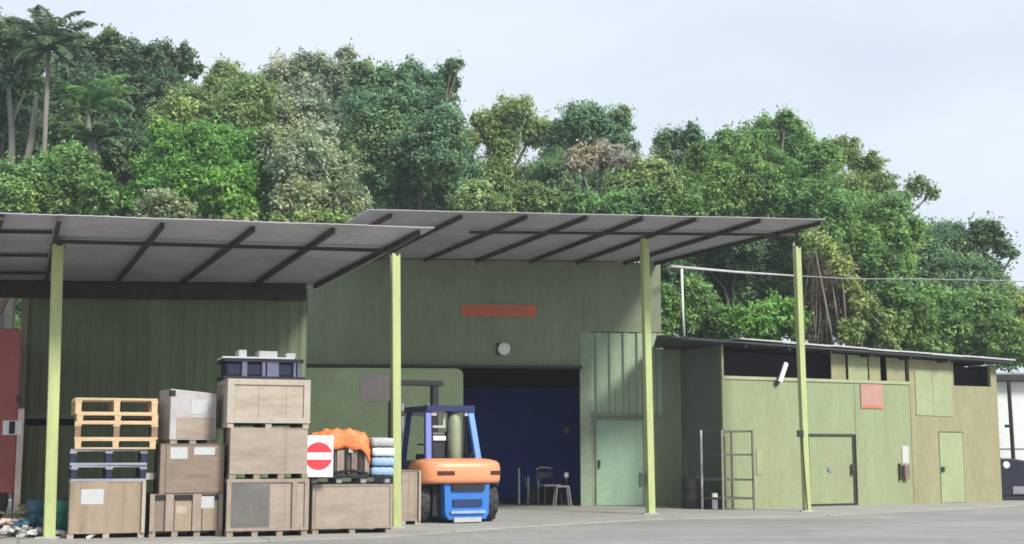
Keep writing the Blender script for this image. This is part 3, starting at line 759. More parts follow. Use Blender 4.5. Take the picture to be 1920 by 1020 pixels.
t = thing("step_stool", "small pale step stool right of the chair in the doorway", "stool", p, R(10))
MB().box(-0.16, 0.16, -0.12, 0.12, 0.42, 0.46).build("seat", M_dgrey, t, bevel=0.01)
for sx, sy in ((-1, -1), (1, -1), (1, 1), (-1, 1)):
    MB().tube([(sx*0.19, sy*0.14, 0), (sx*0.14, sy*0.10, 0.42)], 0.018, 8).build("leg", M_dgrey, t)
p = P(1062, 905, 31.9); p.z = 0.03
t = thing("floor_pump", "dark upright pump with a white knob by the doorway edge", "pump", p)
MB().tube([(0, 0, 0), (0, 0, 0.62)], 0.045, 10).build("barrel", M_trim, t)
MB().lathe([(0.62, 0.03), (0.66, 0.06), (0.72, 0.06), (0.76, 0.03)], 'z', n=14).build("knob", M_white, t, smooth=True)
MB().box(-0.14, 0.14, -0.08, 0.08, 0, 0.03).build("foot", M_trim, t)
for i, (px, h, lab) in enumerate(((973, 0.86, "taller grey pipe standing upright inside the doorway"), (990, 0.66, "shorter grey pipe standing upright inside the doorway"), (1008, 0.75, "grey pipe standing upright right beside the black backed chair"))):
    p = P(px, 945, 32.2); p.z = 0.03
    t = thing("standing_pipe", lab, "pipe", p, 0, "pipes standing inside the doorway")
    MB().tube([(0, 0, 0.02), (0.01 * i, 0.0, h)], 0.03, 8).build("shaft", M_grey, t)
    MB().lathe([(0, 0.09), (0.02, 0.085)], 'z', n=14).build("foot", M_trim, t)
p = P(1022, 945, 33.0); p.z = 0.031
t = thing("black_crate", "low black crate of scrap behind the chair in the doorway", "crate", p, R(12))
m = MB(); m.box(-0.45, 0.45, -0.3, -0.27, 0, 0.38); m.box(-0.45, 0.45, 0.27, 0.3, 0, 0.38); m.box(-0.45, -0.42, -0.27, 0.27, 0, 0.38); m.box(0.42, 0.45, -0.27, 0.27, 0, 0.38); m.box(-0.42, 0.42, -0.27, 0.27, 0, 0.03)
m.build("shell", M_trim, t)
for k in range(7):
    x_ = -0.36 + 0.12 * k
    MB().beam((x_, rnd.uniform(-.2, .2), 0.04), (x_ + rnd.uniform(-.12, .12), rnd.uniform(-.2, .2), rnd.uniform(0.45, 0.66)), 0.05, 0.03).build("scrap_bar", M_dgrey if k % 3 == 0 else M_black, t)
p = FB.world(B(1062, 806, 5.0)[0], 5.04, 1.85)
t = thing("wall_fan", "pale round fan on the blue wall inside the workshop", "fan", p, FB.a)
MB().lathe([(-0.10, 0.03), (-0.1, 0.09), (-0.06, 0.10), (-0.04, 0.05), (0, 0.05)], 'y', n=20).build("cage", M_lgrey, t)

# ------------------------------------------------------------------ crates
def spot(xl, xr, Y, a, yref=900):
    f = Frame(P(xl, yref, Y).x, Y, a)
    return f, f.uz(xr, yref)[0]
def ztop_of(f, px, py): return f.uz(px, py)[1]
def crate(label, xl, xr, Y, a, d, z0, ytop, m, bm, style, cat="crate", group="wooden crates stacked by the left canopy"):
    f, wd = spot(xl, xr, Y, a)
    h = ztop_of(f, (xl + xr) / 2, ytop) - z0
    c = f.world(wd / 2, d / 2, z0)
    t = thing("wooden_crate", label, cat, c, f.a, group)
    x0, x1, y0, y1 = -wd/2, wd/2, -d/2, d/2
    zf = style.get("feet", 0.09)
    if zf > 0:
        for k in range(style.get("nfeet", 3)):
            n_ = style.get("nfeet", 3); xx = x0 + (wd - 0.09) * k / (n_ - 1)
            MB().box(xx, xx + 0.09, y0 + 0.01, y1 - 0.01, 0.0, zf).build("skid", bm, t)
    body = MB().box(x0 + 0.012, x1 - 0.012, y0 + 0.012, y1 - 0.012, zf, h - 0.012).build("panel", m, t, bevel=0.004)
    MB().box(x0, x1, y0, y1, h - 0.012, h).build("lid", style.get("lidm", m), t)
    bt = style.get("batten", 0.06); th = 0.014
    if style.get("frame"):
        e = MB(); e.box(x0 - th, x0 + bt, y0 - th, y0 + 0.011, zf, h); e.build("batten", bm, t)
        e = MB(); e.box(x1 - bt, x1 + th, y0 - th, y0 + 0.011, zf, h); e.build("batten", bm, t)
        e = MB(); e.box(x0 + bt, x1 - bt, y0 - th, y0 + 0.011, h - bt, h - 0.0005); e.build("batten", bm, t)
        e = MB(); e.box(x0 + bt, x1 - bt, y0 - th, y0 + 0.011, zf, zf + bt); e.build("batten", bm, t)
        for yy in (y0 + 0.012, y1 - bt):
            MB().box(x0 - th, x0 + 0.011, yy, yy + bt, zf, h - .001).build("batten", bm, t)
        MB().box(x0 - th, x0 + 0.011, y0 + 0.012 + bt, y1 - bt, h - bt, h - .002).build("batten", bm, t)
        MB().box(x1 - 0.011, x1 + th, y0 + 0.012, y0 + 0.012 + bt, zf, h - .001).build("batten", bm, t)
    for u0 in style.get("seams", (0.37, 0.71)):
        MB().box(x0 + u0*wd, x0 + u0*wd + 0.006, y0 + 0.0095, y0 + 0.0125, zf + 0.03, h - 0.05).build("seam", M_palletd, t)
    for (u0, u1) in style.get("vbat", []):
        MB().box(x0 + u0*wd, x0 + u1*wd, y0 - 0.03, y0 + 0.011, style.get("vb0", zf), h - style.get("vtop", 0.0)).build("batten", bm, t)
    for (u0, u1, v0, v1, pm) in style.get("papers", []):
        pp = MB().box(x0 + u0*wd, x0 + u1*wd, y0 - 0.0045 - style.get("poff", 0), y0 + 0.011, v0*h, v1*h)
        pp.build("paper_label", pm, t)
    for (u0, u1, v0, v1, pm) in style.get("panels", []):
        MB().box(x0 + u0*wd, x0 + u1*wd, y0 - 0.004, y0 + 0.011, zf + v0*(h-zf), zf + v1*(h-zf)).build("board", pm, t)
    for (u0, u1, v0, v1) in style.get("slots", []):
        MB().box(x0 + u0*wd, x0 + u1*wd, y0 - 0.003, y0 + 0.011, v0*h, v1*h).build("hole", M_black, t)
    return z0 + h, f, wd

A0 = 19
Z0 = 0.022
# stack 1: one big tan crate, two blue plastic pallets, three pine pallets
z1, f1, w1 = crate("tan plywood crate with a bluish paper label, under the pallet stack", 130, 274, 19.8, A0, 1.0, Z0, 902, M_wood1, M_battenp,
    dict(feet=0.07, nfeet=3, papers=[(0.16, 0.45, 0.60, 0.86, M_paper)], panels=[(0.018, 0.5, 0.0, 0.995, M_wood1)], vbat=[(0.955, 1.0)], lidm=M_battenp))
def pallet(label, xl, xr, Y, a, d, z0, h, deck, block, group, nb=3, ins=0.0, name="pallet"):
    f, wd = spot(xl, xr, Y, a)
    t = thing(name, label, "pallet", f.world(wd/2, d/2, z0), f.a + R(rnd.uniform(-1.2, 1.2)), group)
    x0, x1, y0, y1 = -wd/2, wd/2, -d/2, d/2
    dt = min(0.032, h * 0.17)
    for k in range(6):
        yy = y0 + (d - 0.12) * k / 5
        MB().box(x0 + rnd.uniform(0, .012), x1 - rnd.uniform(0, .012), yy, yy + 0.12, h - dt, h).build("deck_board", deck, t)
    for k in range(3):
        yy = y0 + (d - 0.10) * k / 2
        MB().box(x0 + 0.005, x1 - 0.005, yy, yy + 0.10, 0, dt).build("bottom_board", deck, t)
    for i in range(nb):
        xx = x0 + (wd - 0.10) * i / (nb - 1)
        MB().box(xx, xx + 0.10, y0 + 0.004, y1 - 0.004, h - 2*dt + 0.001, h - dt - 0.001).build("stringer", deck, t)
        for k in range(3):
            yy = y0 + 0.004 + (d - 0.112) * k / 2
            MB().box(xx + 0.008, xx + 0.092, yy, yy + 0.10, dt + .001, h - 2*dt).build("block", block, t)
    return z0 + h
zt1 = ztop_of(f1, 200, 842); hb = (zt1 - z1) / 2
zz = pallet("lower navy plastic pallet lying directly on the tan labelled crate", 131, 274, 19.8, A0, 1.0, z1 + 0.001, hb - 0.001, mat("greyblue_plastic", (0.30, 0.32, 0.37), 0.5, 0.2, 5, stain=0.4, stain_col=(0.1, 0.11, 0.17)), M_navy, "blue pallets on the tan crate")
zz = pallet("upper navy pallet with grey edge below the pine pallets", 130, 276, 19.78, A0, 1.0, zz + 0.001, hb - 0.001, mat("greyblue_plastic", (0.17, 0.19, 0.25), 0.5, 0.2, 5), M_navy, "blue pallets on the tan crate")
ztp = ztop_of(f1, 200, 746); hp = (ztp - zz) / 95.0
for i, (lab, a_, b_, hh_, mm_) in enumerate((("lowest pine pallet of the stack, resting on the navy pallets", 137, 291, 18, M_pallet), ("pine pallet second from the bottom of the left stack", 136, 294, 32, M_palletd), ("thin pine pallet just under the topmost one", 138, 293, 15, M_pallet), ("topmost pine pallet on the left stack", 134, 291, 30, M_pallet))):
    zz = pallet(lab, a_, b_, 19.78 + 0.015 * i, A0 - 2 + 1.3 * i, 1.0, zz + 0.001, hp * hh_ - 0.001, M_pallet, mm_, "pine pallets stacked on the left")
# little white parcel wedged between stacks
t = thing("white_carton", "small white carton between the navy pallets and the next crates", "carton", P(280, 897, 20.35)); 
t.location = P(281, 893, 20.42)
MB().box(-0.07, 0.07, -0.06, 0.2, -0.05, 0.05).build("box", M_white, t, bevel=0.006)
# stack 2
z2, f2, w2 = crate("open fronted bottom crate with vertical battens and two tags", 283, 419, 20.1, A0, 1.0, Z0, 926, M_wood3, M_batten,
    dict(feet=0.09, nfeet=4, vbat=[(0.0, 0.06), (0.21, 0.32), (0.58, 0.70), (0.94, 1.0)], papers=[(0.36, 0.5, 0.55, 0.72, M_battenp), (0.70, 0.88, 0.66, 0.94, M_paper)],
         slots=[(0.06, 0.21, 0.86, 0.97), (0.32, 0.58, 0.86, 0.97), (0.70, 0.94, 0.86, 0.97)], panels=[(0.34, 0.57, 0.0, 0.8, M_wood1), (0.72, 0.93, 0.0, 0.8, M_wood1)]))
z2b, f2b, w2b = crate("brown crate with two white slips, below the plastic wrapped box", 298, 421, 20.12, A0 + 1, 1.0, z2 + 0.001, 832, M_wood3, M_batten,
    dict(feet=0.0, papers=[(0.16, 0.42, 0.70, 0.93, M_paper), (0.52, 0.84, 0.78, 0.93, M_paper)], panels=[(0.10, 0.985, 0.02, 0.97, M_wood3)]))
f, wd = spot(315, 402, 20.3, 30)
h = ztop_of(f, 360, 736) - z2b
t = thing("wrapped_box", "tall box in greyish plastic wrap, topmost on the second stack", "box", f.world(wd/2, 0.32, z2b), f.a)
for xx in (-wd/2 + 0.02, -0.04, wd/2 - 0.12):
    MB().box(xx, xx + 0.1, -0.3, 0.3, 0, 0.06).build("skid", M_batten, t)
bx = MB(); dpt = 0.32
vs = [(-wd/2, -dpt, .06), (wd/2, -dpt, .06), (wd/2, dpt, .06), (-wd/2, dpt, .06), (-wd/2, -dpt, h + 0.05), (wd/2, -dpt, h - 0.01), (wd/2, dpt, h - 0.01), (-wd/2, dpt, h + 0.05)]
bx.add(vs, [(0,3,2,1),(4,5,6,7),(0,1,5,4),(1,2,6,5),(2,3,7,6),(3,0,4,7)])
bx.build("wrap", M_plastic_wrap, t, bevel=0.012)
MB().box(-wd/2 + 0.1, wd/2 - 0.03, -dpt - 0.006, -dpt + 0.02, 0.08, h * 0.52).build("carton_panel", M_wood2, t)
MB().box(wd*-0.05, wd*0.3, -dpt - 0.007, -dpt + 0.02, h * 0.58, h * 0.86).build("paper_label", M_paper, t)
MB().box(-wd/2 - 0.01, -wd/2 + 0.07, -dpt - 0.01, -dpt + 0.06, h - 0.06, h + 0.03).build("corner_cap", M_black, t)
# stack 3
z3, f3, w3 = crate("bottom crate with one dark weathered board, left of the low crate", 428, 578, 20.2, A0, 1.0, Z0, 898, M_wood2, M_batten,
    dict(feet=0.085, nfeet=4, frame=True, batten=0.05, panels=[(0.045, 0.52, 0.02, 0.93, M_wood4)], vbat=[(0.80, 0.86)], vtop=0.05))
z3b, f3b, w3b = crate("middle pinkish plywood crate on slotted skids beside the red and white sign", 430, 577, 20.22, A0, 1.0, z3 + 0.001, 802, M_wood2, M_batten,
    dict(feet=0.075, nfeet=4, panels=[(0.0, 0.68, 0.0, 0.985, M_wood2)], vbat=[]))
z3c, f3c, w3c = crate("pale framed crate, topmost of the tallest stack", 424, 577, 20.2, A0 + 2, 1.05, z3b + 0.001, 711, M_wood5, M_battenp,
    dict(feet=0.07, nfeet=3, frame=True, batten=0.085))
# navy ribbed tub with white lid pieces on top
f, wd = spot(414, 572, 20.3, A0)
t = thing("plastic_tub", "low navy ribbed tub with white lid on the tallest stack", "tub", f.world(wd/2, 0.5, z3c + 0.001), f.a)
h = ztop_of(f, 480, 672) - z3c
MB().box(-wd/2, wd/2 - 0.02, -0.46, 0.42, 0, 0.05).build("base", M_bplast, t)
MB().box(-wd/2 + 0.05, wd/2 - 0.08, -0.40, 0.38, 0.05, h - 0.05).build("body", M_navy, t, bevel=0.03)
MB().box(-wd/2, wd/2 - 0.05, -0.46, 0.42, h - 0.05, h).build("rim", M_bplast, t)
for u0, u1 in ((0.22, 0.28), (0.46, 0.50), (0.52, 0.66), (0.84, 0.87), (0.89, 0.92)):
    MB().box(-wd/2 + u0*wd, -wd/2 + u1*wd, -0.45, -0.39, 0.05, h - 0.05).build("rib", mat("greyblue_rib", (0.16, 0.17, 0.27), 0.5, 0.2, 5), t)
lid = MB().box(-wd/2 - 0.02, wd/2 - 0.2, -0.48, 0.3, h, h + 0.025).build("lid", M_white, t)
m = MB(); m.box(-wd*0.32, -wd*0.23, -0.44, 0.0, h + 0.025, h + 0.13); m.box(-wd*0.08, wd*0.14, -0.44, 0.0, h + 0.025, h + 0.12); m.box(wd*0.25, wd*0.36, -0.44, 0.0, h + 0.025, h + 0.095)
m.build("lid_rib", M_white, lid)
# stack 4: low crate, pallet, machine under tarp, sign, sacks
z4, f4, w4 = crate("low wide crate by the middle post, under the orange tarpaulin", 588, 735, 20.95, A0 - 2, 0.95, Z0, 908, M_wood2, M_batten,
    dict(feet=0.075, nfeet=3, frame=True, batten=0.03, panels=[(0.03, 0.97, 0.02, 0.95, M_wood2)]))
f, wd = spot(586, 733, 20.95, A0 - 2)
zp = ztop_of(f, 660, 894)
zz = pallet("thin black plastic pallet on the low wide crate", 585, 733, 20.93, A0 - 2, 0.95, z4 + 0.001, max(0.09, zp - z4), M_bplast, M_grey, None, 4)
zp = zz
c = f.world(wd * 0.52, 0.5, zp)
t = thing("engine_block", "rusty brown engine lying under the orange tarpaulin", "engine", c, f.a)
hE = ztop_of(f, 660, 836) - zp
MB().box(-0.34, 0.30, -0.24, 0.3, 0.02, hE * 0.98).build("block", M_brownm, t, bevel=0.012)
for xx, ww, mm_ in ((-0.33, 0.07, M_trim), (-0.23, 0.11, M_batten), (-0.09, 0.04, M_trim), (0.0, 0.09, M_brownm), (0.12, 0.05, M_trim), (0.21, 0.08, M_batten)):
    MB().box(xx, xx + ww, -0.24 - rnd.uniform(0.02, 0.06), -0.235, 0.02, hE * rnd.uniform(0.8, 0.97)).build("rib", mm_, t, bevel=0.006)
MB().tube([(-0.30, -0.31, 0.06), (0.0, -0.33, 0.10), (0.26, -0.31, 0.05)], 0.02, 8).build("hose", M_black, t)
MB().box(-0.05, 0.02, -0.31, -0.24, hE * .78, hE * .9).build("connector", M_lgrey, t)
# tarpaulin: a draped sheet
def tarp():
    n, k = 44, 26; vs = []
    x_l, x_r = f.uz(572, 820)[0] - wd*0.52, f.uz(700, 820)[0] - wd*0.52
    zl_ = ztop_of(f, 660, 838) - zp
    for j in range(k + 1):
        for i in range(n + 1):
            u = i / n; v = j / k
            x = x_l + (x_r - x_l) * u
            y = -0.42 + 0.86 * v
            prof = hE + 0.07 + 0.15 * min(1.0, u * 2.6) * (1 if u < 0.85 else 1 - (u - 0.85) * 2.0)
            z_cr = 0.035 * abs(math.sin(u * 9.3 + v * 7)) - 0.03 * abs(math.sin(u * 15.1 - v * 4.3)) + 0.02 * abs(math.sin(v * 13 + u * 3))
            hang = 0.0
            if v < 0.16: hang = (0.16 - v) / 0.16
            if v > 0.84: hang = (v - 0.84) / 0.16
            z = prof - hang * (0.30 + 0.02 * math.sin(u * 9)) * (0.35 + 0.65 * min(1, u / 0.45))
            z += 0.018 * math.sin(u * 11 + v * 5) + 0.008 * math.sin(u * 23 - v * 11) + 0.01 * math.sin(v * 27)
            z += z_cr
            y += 0.03 * math.sin(u * 13) * hang + (0.10 * hang if v < .5 else -0.10 * hang)
            if u > 0.93: z -= (u - 0.93) / 0.07 * 0.12
            vs.append((x, y, z))
    fs = [(j*(n+1)+i, j*(n+1)+i+1, (j+1)*(n+1)+i+1, (j+1)*(n+1)+i) for j in range(k) for i in range(n)]
    o = MB().add(vs, fs).build("tarpaulin", M_tarp, None, smooth=True)
    o.location = c; o.rotation_euler = (0, 0, f.a)
    md = o.modifiers.new("thick", 'SOLIDIFY'); md.thickness = 0.008
    tag(o, "crumpled orange tarpaulin draped over the rusty engine", "tarpaulin")
tarp()
# no-entry sign
fs_ = Frame(P(570, 850, 20.72).x, 20.72, 8)
ws_ = fs_.uz(625, 850)[0]; zb_ = zp + 0.002; zt_ = ztop_of(fs_, 600, 816)
hs_ = zt_ - zb_
t = thing("no_entry_sign", "square white board with a red no entry disc leaning on the pallet edge", "sign", fs_.world(ws_/2, 0, zb_), fs_.a)
MB().box(-ws_/2, ws_/2, 0, 0.02, 0, hs_).build("board", M_white, t, bevel=0.004)
MB().lathe([(-0.006, 0.21), (0.001, 0.212)], 'y', (0, 0, hs_/2), 40).build("disc", M_red, t)
MB().box(-0.20, 0.20, -0.012, -0.0062, hs_/2 - 0.055, hs_/2 + 0.055).build("bar", M_white, t)
t.rotation_euler = (R(-3), 0, fs_.a)
# sacks
fk = Frame(P(697, 860, 21.35).x, 21.35, A0 - 2); wk = fk.uz(738, 860)[0]
ys = [894, 872, 850, 838, 822]; prev = zp
labs = ["blue sack at the bottom of the pile beside the middle post", "pale blue sack second from the bottom of the pile", "white sack in the middle of the pile by the post", "grey white sack on top of the pile behind the post"]
ms = [M_lblue, M_lblue, M_white, M_lgrey]
tz = ztop_of(fk, 715, 820); hh = (tz - zp) / 4
for i in range(4):
    bm = bmesh.new(); bmesh.ops.create_cube(bm, size=1); bmesh.ops.subdivide_edges(bm, edges=bm.edges, cuts=5, use_grid_fill=True)
    for v in bm.verts:
        x, y, z = v.co * 2
        e = max(0, 1 - max(abs(x), abs(y)) ** 4 * 0.45)
        v.co = Vector((x * wk/2 * (1 - 0.05*z*z), y * 0.36 * (1 - 0.05*z*z), z * hh/2 * (0.55 + 0.45*e) + 0.006*math.sin(9*x+5*y+i)))
    me = bpy.data.meshes.new("sack"); bm.to_mesh(me); bm.free()
    for p_ in me.polygons: p_.use_smooth = True
    me.materials.append(ms[i]); o = bpy.data.objects.new("sack", me); COL.objects.link(o)
    o.location = fk.world(wk/2 + rnd.uniform(-.02, .02), 0.36, zp + hh * (i + 0.5)); o.rotation_euler = (0, 0, fk.a + R(rnd.uniform(-3, 3)))
    tag(o, labs[i], "sack", "sacks piled by the middle post")
# pale crate behind the post
crate("pale narrow crate between the middle post and the forklift", 752, 789, 23.6, 14, 0.7, Z0, 882, M_wood2, M_battenp, dict(feet=0.06, nfeet=2, vbat=[(0.9, 1.0)]), group=None)

# ------------------------------------------------------------------ forklift
p = P(872, 975, 24.0); p.z = 0.022
fk = thing("forklift", "blue and orange forklift truck seen from behind in the yard", "forklift", p, R(24))
W = 0.80
# counterweight: rounded in plan
def cw(z0_, z1_, yb, rx, shrink=0.0):
    pl = []
    for k in range(17):
        t_ = math.pi + math.pi * k / 16
        ex = 0.5
        cx_, sy_ = math.cos(t_), math.sin(t_)
        pl.append((math.copysign(abs(cx_) ** ex, cx_) * (rx - shrink), yb + math.copysign(abs(sy_) ** 0.75, sy_) * (0.42 - shrink)))
    pl += [(rx - shrink, 0.75), (-rx + shrink, 0.75)]
    return pl
secs = [(0.70, 0.05), (0.72, 0.015), (0.78, 0.0), (0.98, 0.0), (1.05, 0.02), (1.09, 0.06), (1.12, 0.16), (1.14, 0.30)]
vs = []; fs = []
for z_, sh in secs:
    pl_ = cw(0, 0, 0.42, 0.80, sh); npl = len(pl_)
    vs += [(x_, y_, z_) for x_, y_ in pl_]
for i in range(len(secs) - 1):
    for k in range(npl):
        fs.append((i*npl+k, i*npl+(k+1) % npl, (i+1)*npl+(k+1) % npl, (i+1)*npl+k))
fs.append(tuple(reversed(range(npl)))); fs.append(tuple((len(secs)-1)*npl + k for k in range(npl)))
cwo = MB().add(vs, fs).build("counterweight", M_orange, fk)
for p_ in cwo.data.polygons: p_.use_smooth = len(p_.vertices) == 4
def cw_y(x):
    c_ = min(1, (abs(x) / 0.80) ** (1 / 0.5)); return 0.42 - 0.42 * math.sqrt(max(0, 1 - c_ * c_)) ** 0.75
for xa_, xb_ in ((-0.52, -0.20), (0.50, 0.745)):
    m = MB(); nn_ = 8; vs = []
    for k in range(nn_ + 1):
        x_ = xa_ + (xb_ - xa_) * k / nn_; y_ = cw_y(x_) - 0.006
        vs += [(x_, y_, 0.845), (x_, y_, 0.92), (x_, y_ + 0.05, 0.845), (x_, y_ + 0.05, 0.92)]
    fs = []
    for k in range(nn_):
        i0 = 4*k; j0 = i0 + 4
        fs += [(i0, j0, j0+1, i0+1), (i0+2, i0+3, j0+3, j0+2), (i0, i0+2, j0+2, j0), (i0+1, j0+1, j0+3, i0+3)]
    fs += [(0, 1, 3, 2), (4*nn_, 4*nn_+2, 4*nn_+3, 4*nn_+1)]
    m.add(vs, fs).build("slot", mat("dark_red_slot", (0.07, 0.01, 0.008), 0.6, 0.2, 4), cwo)
MB().box(-0.78, 0.78, 0.30, 0.8, 0.655, 0.70).build("underside_plate", M_trim, cwo)
MB().tube([(0.3, 0.3, 1.13), (0.3, 0.3, 1.2), (0.3, 0.42, 1.24), (0.3, 0.5, 1.2), (0.3, 0.5, 1.13)], 0.018, 8).build("lifting_eye", M_trim, cwo)
# lower blue body
m = MB(); m.prism([(-0.36, 0.70), (-0.34, 0.16), (-0.27, 0.06), (0.44, 0.06), (0.50, 0.16), (0.52, 0.70)], 0.10, 1.9)
bl = m.build("body", M_fblue, fk, bevel=0.02)
MB().box(-0.22, 0.40, 0.05, 0.12, 0.57, 0.70).build("recess", M_black, bl)
MB().box(-0.20, 0.36, 0.07, 0.102, 0.29, 0.42).build("grille", mat("deep_blue_grille", (0.008, 0.03, 0.12), 0.6, 0.2, 5), bl)
MB().box(-0.24, 0.42, 0.05, 0.098, 0.17, 0.22).build("step", mat("pale_blue_step", (0.3, 0.42, 0.6), 0.5, 0.2, 5), bl)
MB().box(-0.18, 0.34, 0.06, 0.12, 0.02, 0.10).build("tow_bar", M_lgrey, bl)
MB().box(-0.5, -0.37, 0.3, 1.15, 0.12, 0.64).build("underside_shade_block", M_black, fk)  # black block added to darken the gap beside the body
MB().box(-0.74, 0.74, 1.2, 2.3, 0.30, 0.72).build("chassis", M_fblue, fk, bevel=0.04)
MB().box(-0.62, 0.62, 0.75, 2.0, 0.72, 1.10).build("engine_hood", M_fnavy, fk, bevel=0.05)
def wheel(cx, cy, r, wd_):
    s_ = 1 if cx > 0 else -1
    tb = []
    prof = [(-wd_/2, r*0.62), (-wd_/2, r*0.9), (-wd_/2*0.8, r*0.985), (-wd_*0.2, r), (wd_*0.2, r), (wd_/2*0.8, r*0.985), (wd_/2, r*0.9), (wd_/2, r*0.62)]
    o = MB().lathe(prof, 'x', (cx, cy, r), 36).build("wheel", mat("worn_tyre", (0.05, 0.05, 0.052), 0.85, 0.3, 6), fk)
    MB().lathe([(-wd_*0.52, r*0.3), (-wd_*0.52, r*0.55), (-wd_*0.42, r*0.60), (wd_*0.42, r*0.60), (wd_*0.52, r*0.55), (wd_*0.52, r*0.3)], 'x', (cx, cy, r), 24).build("rim", M_grey, o)
    lg = MB()
    for k in range(26):
        a_ = 2*math.pi*k/26
        c_ = (cx + (wd_*0.22 if k % 2 else -wd_*0.22), cy + math.cos(a_)*r*0.997, r + math.sin(a_)*r*0.997)
        d_ = Vector((0, -math.sin(a_), math.cos(a_)))
        lg.beam(Vector(c_) - d_*0.025, Vector(c_) + d_*0.025, wd_*0.42, 0.02, up=(0, math.cos(a_), math.sin(a_)))
    lg.build("tread", M_black, o)
for sx in (-1, 1):
    wheel(sx*0.66, 0.62, 0.37, 0.22)
    wheel(sx*0.70, 2.25, 0.40, 0.28)
MB().tube([(-0.6, 0.62, 0.37), (0.6, 0.62, 0.37)], 0.07, 10).build("axle", M_trim, fk)
# overhead guard
gz = 2.05
for sx in (-1, 1):
    m = MB(); m.beam((sx*0.50 + 0.05, 0.70, 1.02), (sx*0.42 + 0.05, 0.95, gz - 0.03), 0.12, 0.10, up=(0, 1, 0)); m.build("pillar", M_fblue if sx > 0 else mat("mid_blue_pillar", (0.07, 0.10, 0.42), 0.45, 0.15, 3), fk, bevel=0.015)
    MB().beam((sx*0.47 + 0.05, 2.25, 0.72), (sx*0.42 + 0.05, 1.95, gz - 0.03), 0.09, 0.09, up=(0, 1, 0)).build("pillar", M_fnavy, fk, bevel=0.012)
gd = MB(); gd.box(-0.42, 0.53, 0.85, 0.95, gz - 0.05, gz + 0.06); gd.box(-0.42, 0.53, 2.0, 2.1, gz - 0.05, gz + 0.05)
gd.box(-0.42, -0.32, 0.95, 2.0, gz - 0.05, gz + 0.05); gd.box(0.43, 0.53, 0.95, 2.0, gz - 0.05, gz + 0.05)
for k in range(5):
    xx = -0.22 + 0.14*k; gd.box(xx - 0.02, xx + 0.02, 0.95, 2.0, gz - 0.02, gz + 0.03)
gd.build("overhead_guard", M_fnavy, fk)
for sx in (-1, 1):
    MB().tube([(sx*0.30 + 0.05, 0.99, 1.12), (sx*0.31 + 0.05, 0.97, 1.5), (sx*0.33 + 0.05, 0.98, gz - 0.06)], 0.014, 6).build("hose", M_black, fk)
    MB().box(sx*0.33 + 0.02, sx*0.33 + 0.12, 0.90, 0.97, gz - 0.13, gz - 0.055).build("work_lamp", M_lgrey, fk)
MB().tube([(0.44, 1.1, 1.1), (0.44, 1.1, 1.75), (0.46, 1.05, 1.85)], 0.035, 10).build("exhaust_pipe", M_trim, fk)
st = MB().box(-0.34, 0.10, 1.05, 1.2, 1.12, 1.62).build("seat_back", M_bplast, fk, bevel=0.04)
MB().box(-0.34, 0.10, 1.2, 1.7, 1.10, 1.22).build("seat", M_bplast, fk, bevel=0.04)
sc2 = MB(); sc2.box(-0.36, 0.0, 1.0, 1.03, 1.70, 1.74); sc2.box(-0.36, 0.0, 1.0, 1.03, 1.96, 2.0); sc2.box(-0.36, -0.32, 1.0, 1.03, 1.74, 1.96); sc2.box(-0.04, 0.0, 1.0, 1.03, 1.74, 1.96)
sc2.build("mirror_frame", M_lgrey, fk)
MB().box(-0.36, 0.02, 1.0, 1.05, 1.46, 1.55).build("headrest", M_white, fk, bevel=0.02)
MB().lathe([(1.10, 0.10), (1.13, 0.125), (1.82, 0.125), (1.90, 0.10), (1.95, 0.05), (2.02, 0.05)], 'z', (0.17, 0.98, 0), 20).build("gas_bottle", mat("pale_green_bottle", (0.28, 0.33, 0.22), 0.5, 0.2, 5), fk, smooth=True)
MB().lathe([(0, 0.19), (0.03, 0.19)], 'z', (0, 1.95, 1.38), 20).build("steering_wheel", M_black, fk)
MB().tube([(0, 2.1, 0.9), (0, 1.95, 1.38)], 0.035, 8).build("steering_column", M_black, fk)
# mast
for sx in (-1, 1):
    MB().box(sx*0.42 - 0.06, sx*0.42 + 0.06, 2.62, 2.78, 0.08, 2.62).build("mast_rail", M_black, fk)
    MB().tube([(sx*0.27, 2.66, 0.2), (sx*0.27, 2.66, 2.2)], 0.04, 10).build("lift_cylinder", M_grey, fk)
    MB().box(sx*0.30 - 0.06, sx*0.30 + 0.06, 2.98, 4.1, 0.04, 0.09).build("fork", M_trim, fk)
MB().box(-0.50, 0.58, 2.60, 2.74, 2.55, 2.66).build("mast_crossbar", M_black, fk, bevel=0.02)
MB().box(-0.44, 0.44, 2.62, 2.76, 1.95, 2.05).build("mast_crossbar", M_trim, fk)
MB().box(-0.5, 0.5, 2.80, 2.97, 0.08, 0.6).build("carriage", M_trim, fk)

# ------------------------------------------------------------------ red truck and litter at the left border
p = P(36, 900, 22.6); p.z = 0.0
t = thing("red_truck", "red box truck cut by the left border beside the green corner", "truck", p, R(21))
zb_ = P(20, 925, 22.6).z
MB().box(-5.5, -0.07, 0, 2.2, zb_, 3.35).build("body", M_truck, t, bevel=0.03)
MB().box(-0.07, 0.03, -0.02, 2.22, zb_ - 0.42, 2.0).build("corner_post", M_pinkw, t)
MB().box(-0.30, 0.0, -0.03, -0.001, 1.56, 1.80).build("plate", M_white, t)
MB().box(-0.20, -0.11, -0.05, -0.031, 1.58, 1.79).build("lamp", M_black, t)
MB().box(-0.1, -0.04, -0.05, -0.001, 2.1, 2.22).build("hinge", M_trim, t)
wh = MB().lathe([(0, 0.30), (0, 0.44), (0.03, 0.47), (0.25, 0.47), (0.28, 0.44), (0.28, 0.3)], 'y', (-0.62, 0.02, 0.47), 30).build("wheel", M_black, t)
MB().lathe([(-0.012, 0.1), (-0.01, 0.26), (0.02, 0.30)], 'y', (-0.62, 0.02, 0.47), 24).build("rim", M_grey, wh)
